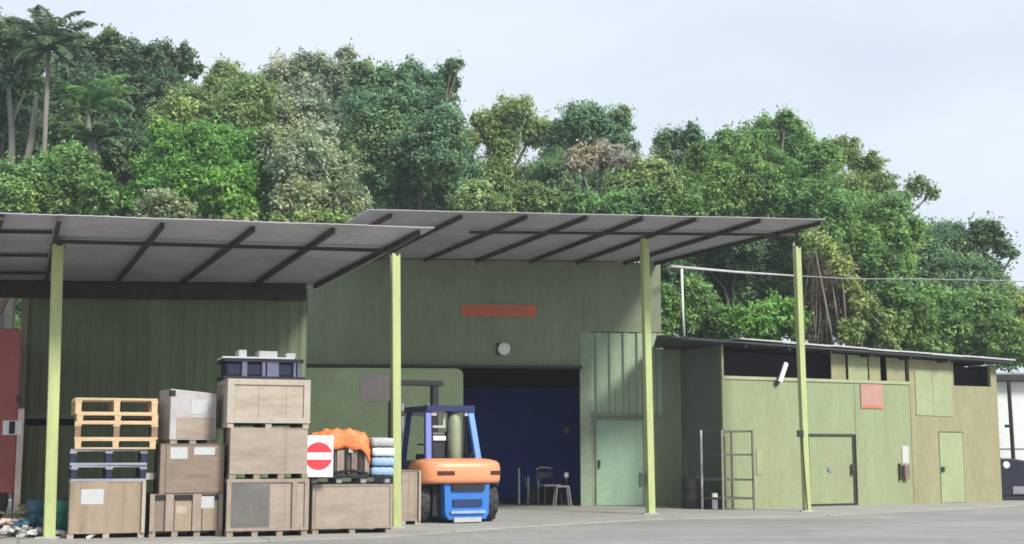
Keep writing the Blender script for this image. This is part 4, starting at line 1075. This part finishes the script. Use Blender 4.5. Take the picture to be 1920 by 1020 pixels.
MB().box(-5.4, -0.2, 0.2, 2.0, zb_ - 0.16, zb_ - 0.002).build("chassis", M_trim, t)
# dark gable behind the truck
t = thing("side_annex", "dark annex wall with a diagonal brace behind the red truck", "building", (-13.8, 27.6, 0))
MB().box(-3, 3.2, 0, 0.15, 0, 4.4).build("wall", mat("annex_dark", (0.05, 0.05, 0.06), 0.9, 0.25, 1.5), t)
a = P(-10, 600, 26.9) - Vector((-13.8, 27.6, 0)); b = P(24, 535, 26.9) - Vector((-13.8, 27.6, 0))
MB().beam(a, b, 0.08, 0.10).build("brace", M_steel, t)
# bins, sheets and litter by the left post
def drum(px, py, Y, r, h, m, label, tilt=0):
    q = P(px, py, Y); q.z = 0.022
    t = thing("plastic_drum", label, "drum", q)
    MB().lathe([(0, r*0.9), (0.02, r), (h*0.3, r), (h*0.32, r*1.05), (h*0.36, r), (h*0.64, r), (h*0.66, r*1.05), (h*0.7, r), (h-0.03, r), (h, r*0.85)], 'z', n=24).build("barrel", m, t, smooth=True)
    MB().lathe([(h, 0.04), (h+0.03, 0.04)], 'z', (r*0.4, 0, 0), 10).build("cap", M_trim, t)
    return t
drum(113, 1000, 20.9, 0.13, 0.52, M_teal, "teal green drum between the left post and the tan crate")
drum(70, 965, 21.6, 0.17, 0.5, M_sblue, "steel blue drum behind the left lime post")
def rubble(px, Y, n, label, name, cat, m, spread=0.3, hgt=0.16, seed=1):
    rr = random.Random(seed); q = P(px, 1000, Y); q.z = 0.02
    mm = MB()
    for k in range(n):
        x, y = rr.gauss(0, spread), rr.gauss(0, spread*0.5); s_ = rr.uniform(0.03, 0.09)
        z = max(0, rr.uniform(0, hgt) * (1 - abs(x)/(3*spread)))
        a_ = Vector((rr.uniform(-1, 1), rr.uniform(-1, 1), rr.uniform(-.4, .4))).normalized()
        mm.beam(Vector((x, y, z + s_*0.5)) - a_*s_, Vector((x, y, z + s_*0.5)) + a_*s_, s_*0.9, s_*0.6, up=(0, 0.2, 1))
    o = mm.build(name, m); o.location = q
    tag(o, label, cat); o['kind'] = 'stuff'; return o
rubble(18, 20.6, 60, "heap of pale broken timber bits under the red truck", "scrap_heap", "scrap heap", M_pinkw, 0.32, 0.22, 3)
rubble(62, 20.4, 60, "heap of dark teal scrap at the foot of the left post", "scrap_heap", "scrap heap", M_sblue, 0.16, 0.26, 5)
rubble(45, 20.2, 45, "low scatter of whitish rubble at the lower left", "rubble_heap", "rubble", M_lgrey, 0.34, 0.12, 8)
rubble(20, 21.6, 70, "pile of olive dry leaves and dirt beside the truck wheel", "leaf_pile", "leaf pile", mat("dry_litter", (0.20, 0.19, 0.10), 0.95, 0.35, 6), 0.36, 0.42, 9)
# wrapped net bundle left of the pallets
q = f1.world(-0.08, 0.55, z1 - 0.02)
o = MB()
rr = random.Random(4)
for k in range(16):
    z_ = rr.uniform(0, 0.5); o.tube([(rr.uniform(-.09, 0.0), -0.45 + 0.06*k, z_), (rr.uniform(-.09, 0.0), -0.40 + 0.06*k, z_ + 0.08)], 0.045, 6)
# ------------------------------------------------------------------ vegetation
NR = np.random.default_rng(11)
def leaf_mesh(name, C, Nrm, L, Wd, m, parent=None):
    n = len(C)
    Nrm = Nrm / np.maximum(1e-6, np.linalg.norm(Nrm, axis=1, keepdims=True))
    r = NR.normal(size=(n, 3)); r[:, 2] -= 0.35
    A = r - (r * Nrm).sum(1, keepdims=True) * Nrm
    A /= np.maximum(1e-6, np.linalg.norm(A, axis=1, keepdims=True))
    Bv = np.cross(Nrm, A)
    L = L[:, None]; Wd = Wd[:, None]
    v = np.empty((n, 4, 3))
    v[:, 0] = C - A * L * 0.5
    v[:, 1] = C - Bv * Wd * 0.5 + A * L * 0.08 + Nrm * L * 0.06
    v[:, 2] = C + A * L * 0.5
    v[:, 3] = C + Bv * Wd * 0.5 + A * L * 0.08 + Nrm * L * 0.06
    me = bpy.data.meshes.new(name)
    me.vertices.add(n * 4); me.vertices.foreach_set("co", v.reshape(-1).astype(np.float32))
    me.loops.add(n * 4); me.loops.foreach_set("vertex_index", np.arange(n * 4, dtype=np.int32))
    me.polygons.add(n); me.polygons.foreach_set("loop_start", np.arange(0, n * 4, 4, dtype=np.int32))
    try: me.polygons.foreach_set("loop_total", np.full(n, 4, dtype=np.int32))
    except Exception: pass
    me.update(calc_edges=True)
    me.materials.append(m)
    o = bpy.data.objects.new(name, me); COL.objects.link(o)
    if parent: o.parent = parent
    return o
def blob_leaves(blobs, dens=5099, size=0.155, sparse=1.0, clump=1.0):
    """blobs: centre and radii in metres; leaves sit in sub-clumps near each blob's surface and thinly inside"""
    Cs, Ns, Ls = [], [], []
    for (c, r) in blobs:
        c = np.array(c); r = np.array(r)
        rm = float(np.mean(r)); k = max(8, int(46 * clump * max(0.35, rm)))
        d = NR.normal(size=(k, 3)); d[:, 2] += 0.25; d /= np.linalg.norm(d, axis=1, keepdims=True)
        sub = c + d * r * NR.uniform(0.35, 1.12, size=(k, 1)); sr = rm * NR.uniform(0.13, 0.34, size=k)
        n = int(dens * sparse * rm * rm)
        idx = NR.choice(k, n, p=(sr ** 2) / (sr ** 2).sum())
        g_ = NR.normal(size=(n, 3)) * np.array([1, 1, 0.72])
        gl = np.linalg.norm(g_, axis=1, keepdims=True)
        g_ = g_ / np.maximum(gl, 1e-6) * np.minimum(gl, 1.9)
        pos = sub[idx] + g_ * (sr[idx] * 0.62)[:, None]
        out = pos - c; out /= np.maximum(1e-6, np.linalg.norm(out, axis=1, keepdims=True))
        nrm = out * 0.6 + np.array([0.12, -0.15, 0.8]) + NR.normal(size=(n, 3)) * 0.38
        Cs.append(pos); Ns.append(nrm); Ls.append(NR.uniform(0.65, 1.35, n) * size)
        ks = max(9, int(26 * rm)); ds = NR.normal(size=(ks, 3)); ds[:, 2] += 0.5; ds /= np.linalg.norm(ds, axis=1, keepdims=True)
        tip = c + ds * r * NR.uniform(0.95, 1.42, (ks, 1)); ns = int(n * 0.17); ix = NR.integers(0, ks, ns)
        pos = tip[ix] + NR.normal(size=(ns, 3)) * 0.11 - ds[ix] * NR.uniform(0, 0.35, (ns, 1)) * r
        Cs.append(pos); Ns.append(NR.normal(size=(ns, 3)) + np.array([0, 0, 0.5])); Ls.append(NR.uniform(0.6, 1.3, ns) * size)
        nsh = int(n * 0.45)
        q = NR.normal(size=(nsh, 3)); q /= np.linalg.norm(q, axis=1, keepdims=True)
        wob = 1 + 0.16 * np.sin(q[:, :1] * 7 + c[0] * 3) * np.cos(q[:, 1:2] * 6 + c[2]) + 0.12 * np.sin(q[:, 2:] * 11 + c[1])
        pos = c + q * r * NR.uniform(0.72, 0.98, (nsh, 1)) * wob
        Cs.append(pos); Ns.append(q * 0.75 + np.array([0.12, -0.15, 0.75]) + NR.normal(size=(nsh, 3)) * 0.38); Ls.append(NR.uniform(0.65, 1.35, nsh) * size)
        ni = int(n * 0.22)
        if ni:
            q = NR.normal(size=(ni, 3)); q /= np.linalg.norm(q, axis=1, keepdims=True)
            pos = c + q * r * (NR.uniform(0, 1, (ni, 1)) ** 0.45) * 0.72
            Cs.append(pos); Ns.append(NR.normal(size=(ni, 3)) + np.array([0, 0, 0.6])); Ls.append(NR.uniform(0.9, 1.7, ni) * size)
    return np.concatenate(Cs), np.concatenate(Ns), np.concatenate(Ls)
def tree(name, label, D, blobs, leaf, trunk_px=None, bark=None, cat="tree", dens=5200, size=0.14, sparse=1.0, trunk_r=0.16, group="trees on the hillside behind the workshop", extra=None, limbs=True):
    W_ = []; X_ = []
    for b in blobs:
        px, py, r = b[0], b[1], b[2]; ry = b[3] if len(b) > 3 else r
        Y = D + rnd.uniform(-1.0, 1.0) * r * D / F
        c = P(px, py, Y); W_.append((c, (r * D / F, r * D / F * 0.85, ry * D / F)))
        rw = r * D / F; rz = ry * D / F
        if r > 22:
            for q_ in range(3 if r > 45 else 2):
                az_ = rnd.uniform(0, 2 * math.pi); el_ = rnd.uniform(-0.5, 1.0)
                k_ = rnd.uniform(0.30, 0.48)
                cc = c + Vector((math.cos(az_) * math.cos(el_) * rw, -abs(math.sin(az_)) * math.cos(el_) * rw * 0.8, math.sin(el_) * rz)) * rnd.uniform(0.75, 1.0)
                X_.append((cc, (rw * k_, rw * k_, rz * k_)))
    cx = sum(c.x for c, r in W_) / len(W_); cy = sum(c.y for c, r in W_) / len(W_)
    if trunk_px is not None: cx = P(trunk_px, 400, D).x
    bz = hill_z(cx, cy) - 0.1
    base = Vector((cx, cy, bz))
    t = thing(name, label, cat, base, 0, group)
    zs = [c.z for c, r in W_]; zm = min(zs); zM = max(zs)
    tm = MB()
    if limbs:
        ht = max(0.4, zm - bz)
        fork = Vector((rnd.uniform(-.2, .2), rnd.uniform(-.2, .2), ht * 0.75))
        tm.tube([(0, 0, -0.2), (rnd.uniform(-.1, .1), 0, ht * 0.35), fork], [trunk_r * 1.35, trunk_r, trunk_r * 0.8], 9)
        for c, r in W_:
            e = c - base
            mid = fork.lerp(e, 0.5) + Vector((rnd.uniform(-.3, .3), rnd.uniform(-.3, .3), 0.15))
            tm.tube([fork, mid, e, e + Vector((0, 0, r[2] * 0.5))], [trunk_r * 0.55, trunk_r * 0.36, trunk_r * 0.18, 0.012], 6)
            for k in range(3):
                dv = Vector((rnd.uniform(-1, 1), rnd.uniform(-1, 1), rnd.uniform(-.2, 1))).normalized()
                tm.tube([e.lerp(mid, 0.3), e + Vector((dv.x * r[0], dv.y * r[1], dv.z * r[2])) * 0.85], [trunk_r * 0.16, 0.01], 5)
    else:
        for c, r in W_:
            e = c - base
            tm.tube([(0.0, 0, -0.1), e * 0.5 + Vector((0, 0, 0.1)), e], [0.05, 0.035, 0.015], 6)
    tm.build("trunk" if limbs else "stem", bark or M_bark, t, smooth=True)
    Cc, Nn, Ll = blob_leaves([(tuple(c - base), r) for c, r in W_ + X_], dens, size, sparse)
    leaf_mesh("crown" if limbs else "foliage", Cc, Nn, Ll, Ll * NR.uniform(0.42, 0.62, len(Ll)), leaf, t)
    return t

tree("broadleaf_tree", "dark broad tree at the far left border behind the palm", 45, [(8, 85, 55), (-45, 130, 80), (52, 110, 45), (25, 190, 60), (-30, 270, 75)], L_dark, dens=5779)
tree("broadleaf_tree", "dark tree with a thin bare branch, right of the tall palm", 53, [(150, 120, 55), (218, 105, 40), (290, 130, 50), (245, 200, 85), (150, 230, 85), (330, 205, 55), (345, 112, 18), (366, 132, 14), (345, 92, 10)], L_dark, dens=5440, size=0.19)
tree("broadleaf_tree", "deep shaded tree below the arching palm fronds", 46.5, [(205, 290, 65), (285, 330, 60), (225, 360, 60), (120, 280, 55)], L_dark, dens=4760)
tree("broadleaf_tree", "rounded olive green tree between the bare branch and the grey tree", 49, [(430, 165, 45), (400, 195, 45), (470, 185, 42), (350, 215, 50), (440, 240, 60), (315, 250, 45)], L_olive)
tree("broadleaf_tree", "thin greyish tree with twiggy top left of the big bluish tree", 51, [(540, 150, 48), (600, 148, 42), (645, 150, 40), (560, 215, 60), (500, 175, 38), (630, 210, 45), (650, 103, 20), (690, 130, 16)], L_grey, bark=M_barkp, sparse=0.6, dens=5099)
tree("broadleaf_tree", "big dense bluish green tree in the centre with a spiky right branch", 46.5, [(705, 180, 55), (775, 172, 52), (822, 168, 36), (760, 255, 95), (690, 310, 75), (815, 285, 65), (845, 350, 60), (790, 375, 55), (846, 122, 14), (862, 120, 9), (700, 240, 60)], L_blue, dens=5948)
tree("leafy_shrub_tree", "bright green low tree behind the left canopy", 41.5, [(330, 285, 45), (395, 275, 45), (455, 300, 50), (500, 330, 42), (355, 345, 55), (425, 360, 55), (290, 330, 38), (270, 370, 34), (480, 375, 45), (305, 250, 24)], L_bright, trunk_r=0.1)
tree("leafy_shrub_tree", "pale vine covered tree below the thin greyish tree", 41.5, [(560, 300, 52), (610, 335, 52), (640, 378, 42), (560, 375, 52), (520, 275, 34), (600, 268, 36)], L_pale, trunk_r=0.1, bark=M_barkp, sparse=0.8)
tree("broadleaf_tree", "yellowish green tree with sky gaps right of the centre", 50, [(962, 212, 38), (912, 238, 32), (1000, 245, 34), (945, 275, 42), (920, 330, 30), (955, 355, 50), (880, 265, 22)], L_yel, sparse=0.62, trunk_r=0.22)
tree("broadleaf_tree", "mid green tree behind the beige blossom crown", 49, [(1088, 240, 48), (1140, 248, 42), (1055, 290, 40), (1165, 285, 30), (1040, 345, 52), (1105, 370, 48)], L_blue, dens=5440)
tree("blossom_tree", "beige blossoming crown in front of the mid green tree", 45, [(1088, 303, 34, 24), (1135, 296, 38, 26), (1175, 312, 26, 22)], L_beige, bark=M_barkp, sparse=0.75)
tree("leafy_shrub_tree", "light green bushy tree at the dip of the skyline", 44, [(1215, 335, 36), (1188, 372, 38), (1240, 360, 42), (1160, 360, 30)], L_yel, trunk_r=0.1)
tree("broadleaf_tree", "sparse tree with speckled top right of the skyline dip", 51, [(1252, 265, 28), (1292, 262, 28), (1240, 300, 26), (1315, 290, 28), (1280, 320, 40)], L_blue, sparse=0.6)
tree("broadleaf_tree", "large pointed green tree behind the right end of the canopy", 47, [(1440, 275, 52), (1385, 290, 48), (1485, 250, 32), (1472, 222, 18), (1520, 320, 55), (1420, 345, 75), (1330, 325, 45), (1350, 375, 58), (1480, 395, 75), (1428, 240, 12), (1500, 290, 40)], L_mid, dens=5609, trunk_r=0.22)
tree("broadleaf_tree", "open pale tree reaching out right over the skyline", 49, [(1590, 290, 30), (1632, 318, 30), (1660, 350, 26), (1600, 365, 45), (1718, 352, 22), (1748, 362, 14), (1692, 372, 20), (1570, 275, 18)], L_olive, sparse=0.62, bark=M_barkp)
tree("broadleaf_tree", "full mid green tree right of the canopy end", 45.5, [(1555, 400, 55), (1615, 420, 55), (1668, 412, 42), (1640, 478, 58), (1560, 455, 48), (1690, 450, 40)], L_mid, dens=5440)
tree("broadleaf_tree", "right tree with a loose branch against the pale sky", 47, [(1760, 460, 40), (1802, 468, 42), (1850, 440, 28), (1882, 463, 20), (1720, 475, 42), (1700, 525, 55), (1790, 535, 58), (1852, 525, 40), (1900, 475, 10), (1832, 425, 12)], L_blue, dens=5440)
tree("hillside_shrub", "broad dark green thicket above the right end of the shed roof", 42.5, [(1680, 585, 55), (1760, 600, 58), (1840, 600, 55), (1878, 640, 45), (1720, 650, 48), (1640, 640, 45), (1800, 650, 50)], L_mid, cat="shrub", trunk_r=0.08, group="shrubs on the slope behind the shed")
tree("hillside_shrub", "light green shrub at the right border below the skyline", 48, [(1908, 600, 40), (1916, 565, 22), (1925, 640, 45)], L_yel, cat="shrub", trunk_r=0.08, group="shrubs on the slope behind the shed")
tree("creeper", "yellow green creeper hanging diagonally right of the rightmost post", 40.5, [(1525, 450, 20), (1552, 468, 20), (1578, 500, 20), (1598, 535, 20), (1618, 570, 24), (1648, 600, 26), (1600, 622, 24), (1660, 640, 22)], L_yel, cat="creeper", limbs=False, bark=M_vine, group=None)
tree("hillside_shrub", "bright green bush behind the shed roof left of the rightmost post", 40, [(1450, 588, 40, 30), (1408, 608, 38, 28), (1488, 604, 28), (1430, 640, 34)], L_bright, cat="shrub", trunk_r=0.06, group="shrubs on the slope behind the shed")
tree("hillside_shrub", "loose bush beside the leg of the white pipe frame", 40, [(1322, 578, 34), (1285, 600, 32), (1358, 606, 34), (1300, 545, 24), (1262, 570, 26), (1330, 635, 34), (1248, 605, 28), (1240, 555, 24), (1236, 630, 22)], L_mid, cat="shrub", trunk_r=0.06, sparse=0.85, group="shrubs on the slope behind the shed")
tree("broadleaf_tree", "shaded dark tree under the right end of the higher canopy", 46, [(1265, 530, 50), (1345, 525, 55), (1425, 520, 55), (1400, 565, 50), (1300, 470, 45), (1480, 540, 45), (1385, 460, 50)], L_dark, dens=4419)
tree("leafy_shrub_tree", "leafy green tree low on the left behind the canopy corner", 41.5, [(85, 345, 52), (145, 325, 46), (30, 355, 48), (185, 368, 40), (110, 390, 40)], L_mid, trunk_r=0.08)
tree("hillside_shrub", "pale green shrub showing just above the left canopy edge", 39, [(310, 380, 30), (270, 397, 20), (345, 398, 22)], L_pale, cat="shrub", trunk_r=0.05, group="shrubs rising above the canopies")
tree("creeper", "pale yellow creeper running along the left canopy top", 38, [(430, 408, 14, 9), (470, 412, 14, 8), (520, 412, 16, 9), (565, 408, 18, 12), (605, 408, 20, 12), (645, 412, 18, 10), (690, 405, 16, 10)], L_yel, cat="creeper", limbs=False, bark=M_vine, group="shrubs rising above the canopies")
tree("hillside_shrub", "low green shrub above the middle of the higher canopy", 42.5, [(890, 380, 40), (960, 390, 34), (1010, 385, 38)], L_olive, cat="shrub", trunk_r=0.06, group="shrubs rising above the canopies")
tree("hillside_shrub", "yellow tinged shrub above the higher canopy near the dip", 42.5, [(1100, 392, 32), (1160, 390, 32), (1220, 395, 34), (1285, 398, 32)], L_mid, cat="shrub", trunk_r=0.06, group="shrubs rising above the canopies")
for lab, D_, bl, lf in (
    ("far tree filling the gap behind the arching palm fronds", 57, [(60, 270, 90), (180, 250, 80), (120, 370, 90), (280, 280, 80), (20, 370, 80)], L_dark),
    ("far tree behind the bright green low tree", 57, [(330, 300, 90), (450, 290, 85), (400, 390, 90), (520, 330, 80), (280, 390, 80)], L_olive),
    ("far dark tree behind the pale vine covered tree", 57, [(600, 300, 80), (700, 350, 90), (560, 390, 80), (660, 400, 80)], L_blue),
    ("far tree filling below the yellowish green tree", 57, [(880, 365, 55), (960, 375, 60), (1040, 370, 65), (1110, 380, 60), (1000, 420, 80)], L_mid),
    ("far tree low in the skyline dip", 57, [(1190, 385, 55), (1260, 370, 50), (1320, 370, 60), (1240, 430, 70)], L_mid),
    ("far tree behind the full mid green tree at the right", 56, [(1450, 420, 90), (1540, 430, 80), (1600, 460, 70), (1500, 530, 100), (1640, 560, 90)], L_dark),
    ("far tree behind the loose branch tree at the right", 56, [(1720, 540, 70), (1790, 560, 70), (1850, 580, 60), (1700, 620, 80), (1890, 640, 50)], L_mid)):
    tree("background_tree", lab, D_, bl, lf, dens=4200, size=0.18, trunk_r=0.2)
# dry vine curtain
q = P(1560, 650, 41.2); q.z = hill_z(q.x, q.y) - 0.1
t = thing("dry_vines", "curtain of dry brown vines right of the rightmost post", "vines", q)
m = MB()
for k in range(70):
    px = rnd.uniform(1518, 1600); top = P(px, rnd.uniform(470, 510), 41.2 + rnd.uniform(-.4, .4)); bot = P(px + rnd.uniform(-12, 12), rnd.uniform(600, 665), 41.2 + rnd.uniform(-.4, .4))
    mid = top.lerp(bot, 0.5) + Vector((rnd.uniform(-.15, .15), 0, 0))
    m.tube([top - q, mid - q, bot - q], [0.012, 0.018, 0.012], 5)
m.build("stem", M_vine, t)
Cc, Nn, Ll = blob_leaves([(tuple(P(a_, b_, 41.4) - q), (r_*.0165, .5, r_*.0165 * 1.2)) for a_, b_, r_ in ((1540, 500, 28), (1575, 520, 26), (1545, 560, 30), (1585, 570, 24), (1560, 610, 30), (1535, 630, 26))], 2600, 0.13)
leaf_mesh("foliage", Cc, Nn, Ll, Ll * 0.5, L_dry, t)

# palms
def palm(label, D, cpx, cpy, base_px, fr, leaf, length=2.4, trunk_r=0.13, seed=1):
    rr = random.Random(seed)
    top = P(cpx, cpy, D); bx = P(base_px, 400, D); bz = hill_z(bx.x, D) - 0.1
    base = Vector((bx.x, D, bz))
    t = thing("palm_tree", label, "palm tree", base, 0, "palms at the left")
    tp = top - base
    MB().tube([(0, 0, -0.2), Vector((tp.x*0.1, 0, tp.z*0.35)), Vector((tp.x*0.45, 0, tp.z*0.7)), tp], [trunk_r*1.25, trunk_r, trunk_r*0.9, trunk_r*0.85], 10).build("trunk", M_barkp, t, smooth=True)
    for az, el, ln in fr:
        dirh = Vector((math.cos(R(az)), math.sin(R(az)), 0)); L = length * ln
        pts = []; n = 14
        for k in range(n + 1):
            s = k / n; ang = R(el) - s * s * R(78)
            if k == 0: p_ = tp.copy()
            else: p_ = pts[-1] + (dirh * math.cos(ang) + Vector((0, 0, math.sin(ang)))) * (L / n)
            pts.append(p_)
        m = MB(); m.tube(pts, [0.035 * (1 - 0.8*k/n) for k in range(n + 1)], 5)
        sd_ = dirh.cross(Vector((0, 0, 1)))
        for k in range(2, n * 3):
            s = k / (n * 3); i0 = min(n - 1, int(s * n)); fr_ = s * n - i0
            p_ = pts[i0].lerp(pts[i0 + 1], fr_); tg = (pts[i0 + 1] - pts[i0]).normalized()
            ll = L * 0.27 * math.sin(math.pi * (0.12 + 0.85 * s)) * rr.uniform(0.8, 1.15)
            for sg in (-1, 1):
                d_ = (sd_ * sg + tg * 0.75 + Vector((0, 0, rr.uniform(-0.65, -0.1)))).normalized()
                wv = tg.cross(d_).cross(d_).normalized() * 0.05
                m.add([p_ - wv*0.6, p_ + d_*ll*0.5 - wv, p_ + d_*ll + Vector((0, 0, -0.05*L*0.3)), p_ + d_*ll*0.5 + wv], [(0, 1, 2, 3)])
        m.build("frond", leaf, t)
    return t
L_palm = leafmat("palm_leaf", (0.15, 0.25, 0.15)); L_palmb = leafmat("palm_leaf_bright", (0.21, 0.40, 0.16))
palm("tall palm with feathery upright fronds at the top left", 42, 92, 88, 78, [(0, 55, 1), (180, 60, 1), (25, 80, 1.0), (150, 82, 1.05), (-20, 30, 1), (200, 35, 1), (10, 10, .9), (170, 8, .9), (-60, 50, .9), (-120, 45, .9), (-90, 70, .9), (80, 60, .8), (-40, 0, .8), (215, -10, .8), (0, -30, .7), (180, -35, .7), (-75, 15, .9)], L_palm, 1.9, 0.085, 3)
palm("shorter palm with arching fronds right of the tall palm", 42.5, 165, 200, 185, [(0, 48, 1), (-15, 20, 1), (15, 70, 1), (170, 40, .8), (200, 60, .8), (-50, 50, .9), (-100, 40, .8), (-5, -5, .8), (180, 0, .7), (60, 50, .8)], L_palmb, 1.9, 0.09, 8)
palm("low shaded palm with drooping fronds behind the left shrubs", 42.5, 178, 262, 190, [(0, 35, 1), (180, 35, 1), (-20, 5, .9), (200, 5, .9), (-60, 40, .8), (-120, 40, .8), (20, 60, .8)], L_dark, 1.6, 0.09, 9)
# bare stems at the left
for i, (xa, ya, xb, yb, lab) in enumerate(((15, 160, 20, 380, "pale bare trunk at the far left border"), (68, 180, 30, 390, "leaning pale trunk between the far left trunk and the palm"))):
    a_ = P(xa, ya, 43.5); b_ = P(xb, yb, 43.5); bz = hill_z(b_.x, 43.5) - 0.1
    t = thing("bare_trunk", lab, "tree", (b_.x, 43.5, bz), 0, "bare trunks at the left")
    o_ = Vector((b_.x, 43.5, bz))
    MB().tube([(0, 0, -0.1), b_ - o_, (a_.lerp(b_, 0.4) - o_) + Vector((0.1, 0, 0)), a_ - o_], [0.16, 0.13, 0.11, 0.07], 9).build("trunk", M_barkp, t, smooth=True)
    MB().tube([a_.lerp(b_, 0.4) - o_, a_.lerp(b_, 0.1) - o_ + Vector((0.5, 0.1, 0.2))], [0.06, 0.03], 7).build("limb", M_barkp, t, smooth=True)

# undergrowth on the slope: a mass nobody could count
n = 90000
X = NR.uniform(-24, 26, n); Y = 37 + 26 * NR.uniform(0, 1, n) ** 1.2
lx_ = (X - FS.o.x) * FS.ax.x + (Y - FS.o.y) * FS.ax.y; ly_ = (X - FS.o.x) * FS.ay.x + (Y - FS.o.y) * FS.ay.y
keep = ~((lx_ > -1.5) & (lx_ < xe + 0.5) & (ly_ < 5.6)) & ~((X > 13.0) & (X < 22.5) & (Y < 44.5)) & ~((X < 4.5) & (Y < 37.9))
X = X[keep]; Y = Y[keep]; n = len(X)
Z = np.array([hill_z(a_, b_) for a_, b_ in zip(X, Y)])
bump = 0.9 * (0.5 + 0.5 * np.sin(X * 1.3 + 0.7 * np.sin(Y)) * np.cos(Y * 1.1 + np.sin(X * 0.6)))
C_ = np.stack([X, Y, Z + bump * NR.uniform(0.3, 1.0, n) + 0.05], 1)
N_ = np.stack([NR.normal(size=n) * .6, NR.normal(size=n) * .6 - 0.35, np.full(n, 0.8)], 1)
Lg = NR.uniform(0.16, 0.34, n)
kind(leaf_mesh("undergrowth", C_, N_, Lg, Lg * 0.55, L_mid), "stuff")

# ------------------------------------------------------------------ moist air between the camera and the hillside
hz_ = MB().box(-160, 160, -50, 190, -1.0, 30.0).build("haze", bpy.data.materials.new("moist_air"))
hm_ = hz_.data.materials[0]; hm_.use_nodes = True; hn = hm_.node_tree; hn.nodes.clear()
ho = hn.nodes.new("ShaderNodeOutputMaterial"); hv_ = hn.nodes.new("ShaderNodeVolumePrincipled")
hv_.inputs["Color"].default_value = (0.86, 0.94, 1.0, 1); hv_.inputs["Density"].default_value = 0.0011; hv_.inputs["Anisotropy"].default_value = 0.2
hn.links.new(hv_.outputs[0], ho.inputs["Volume"])
kind(hz_, "stuff")
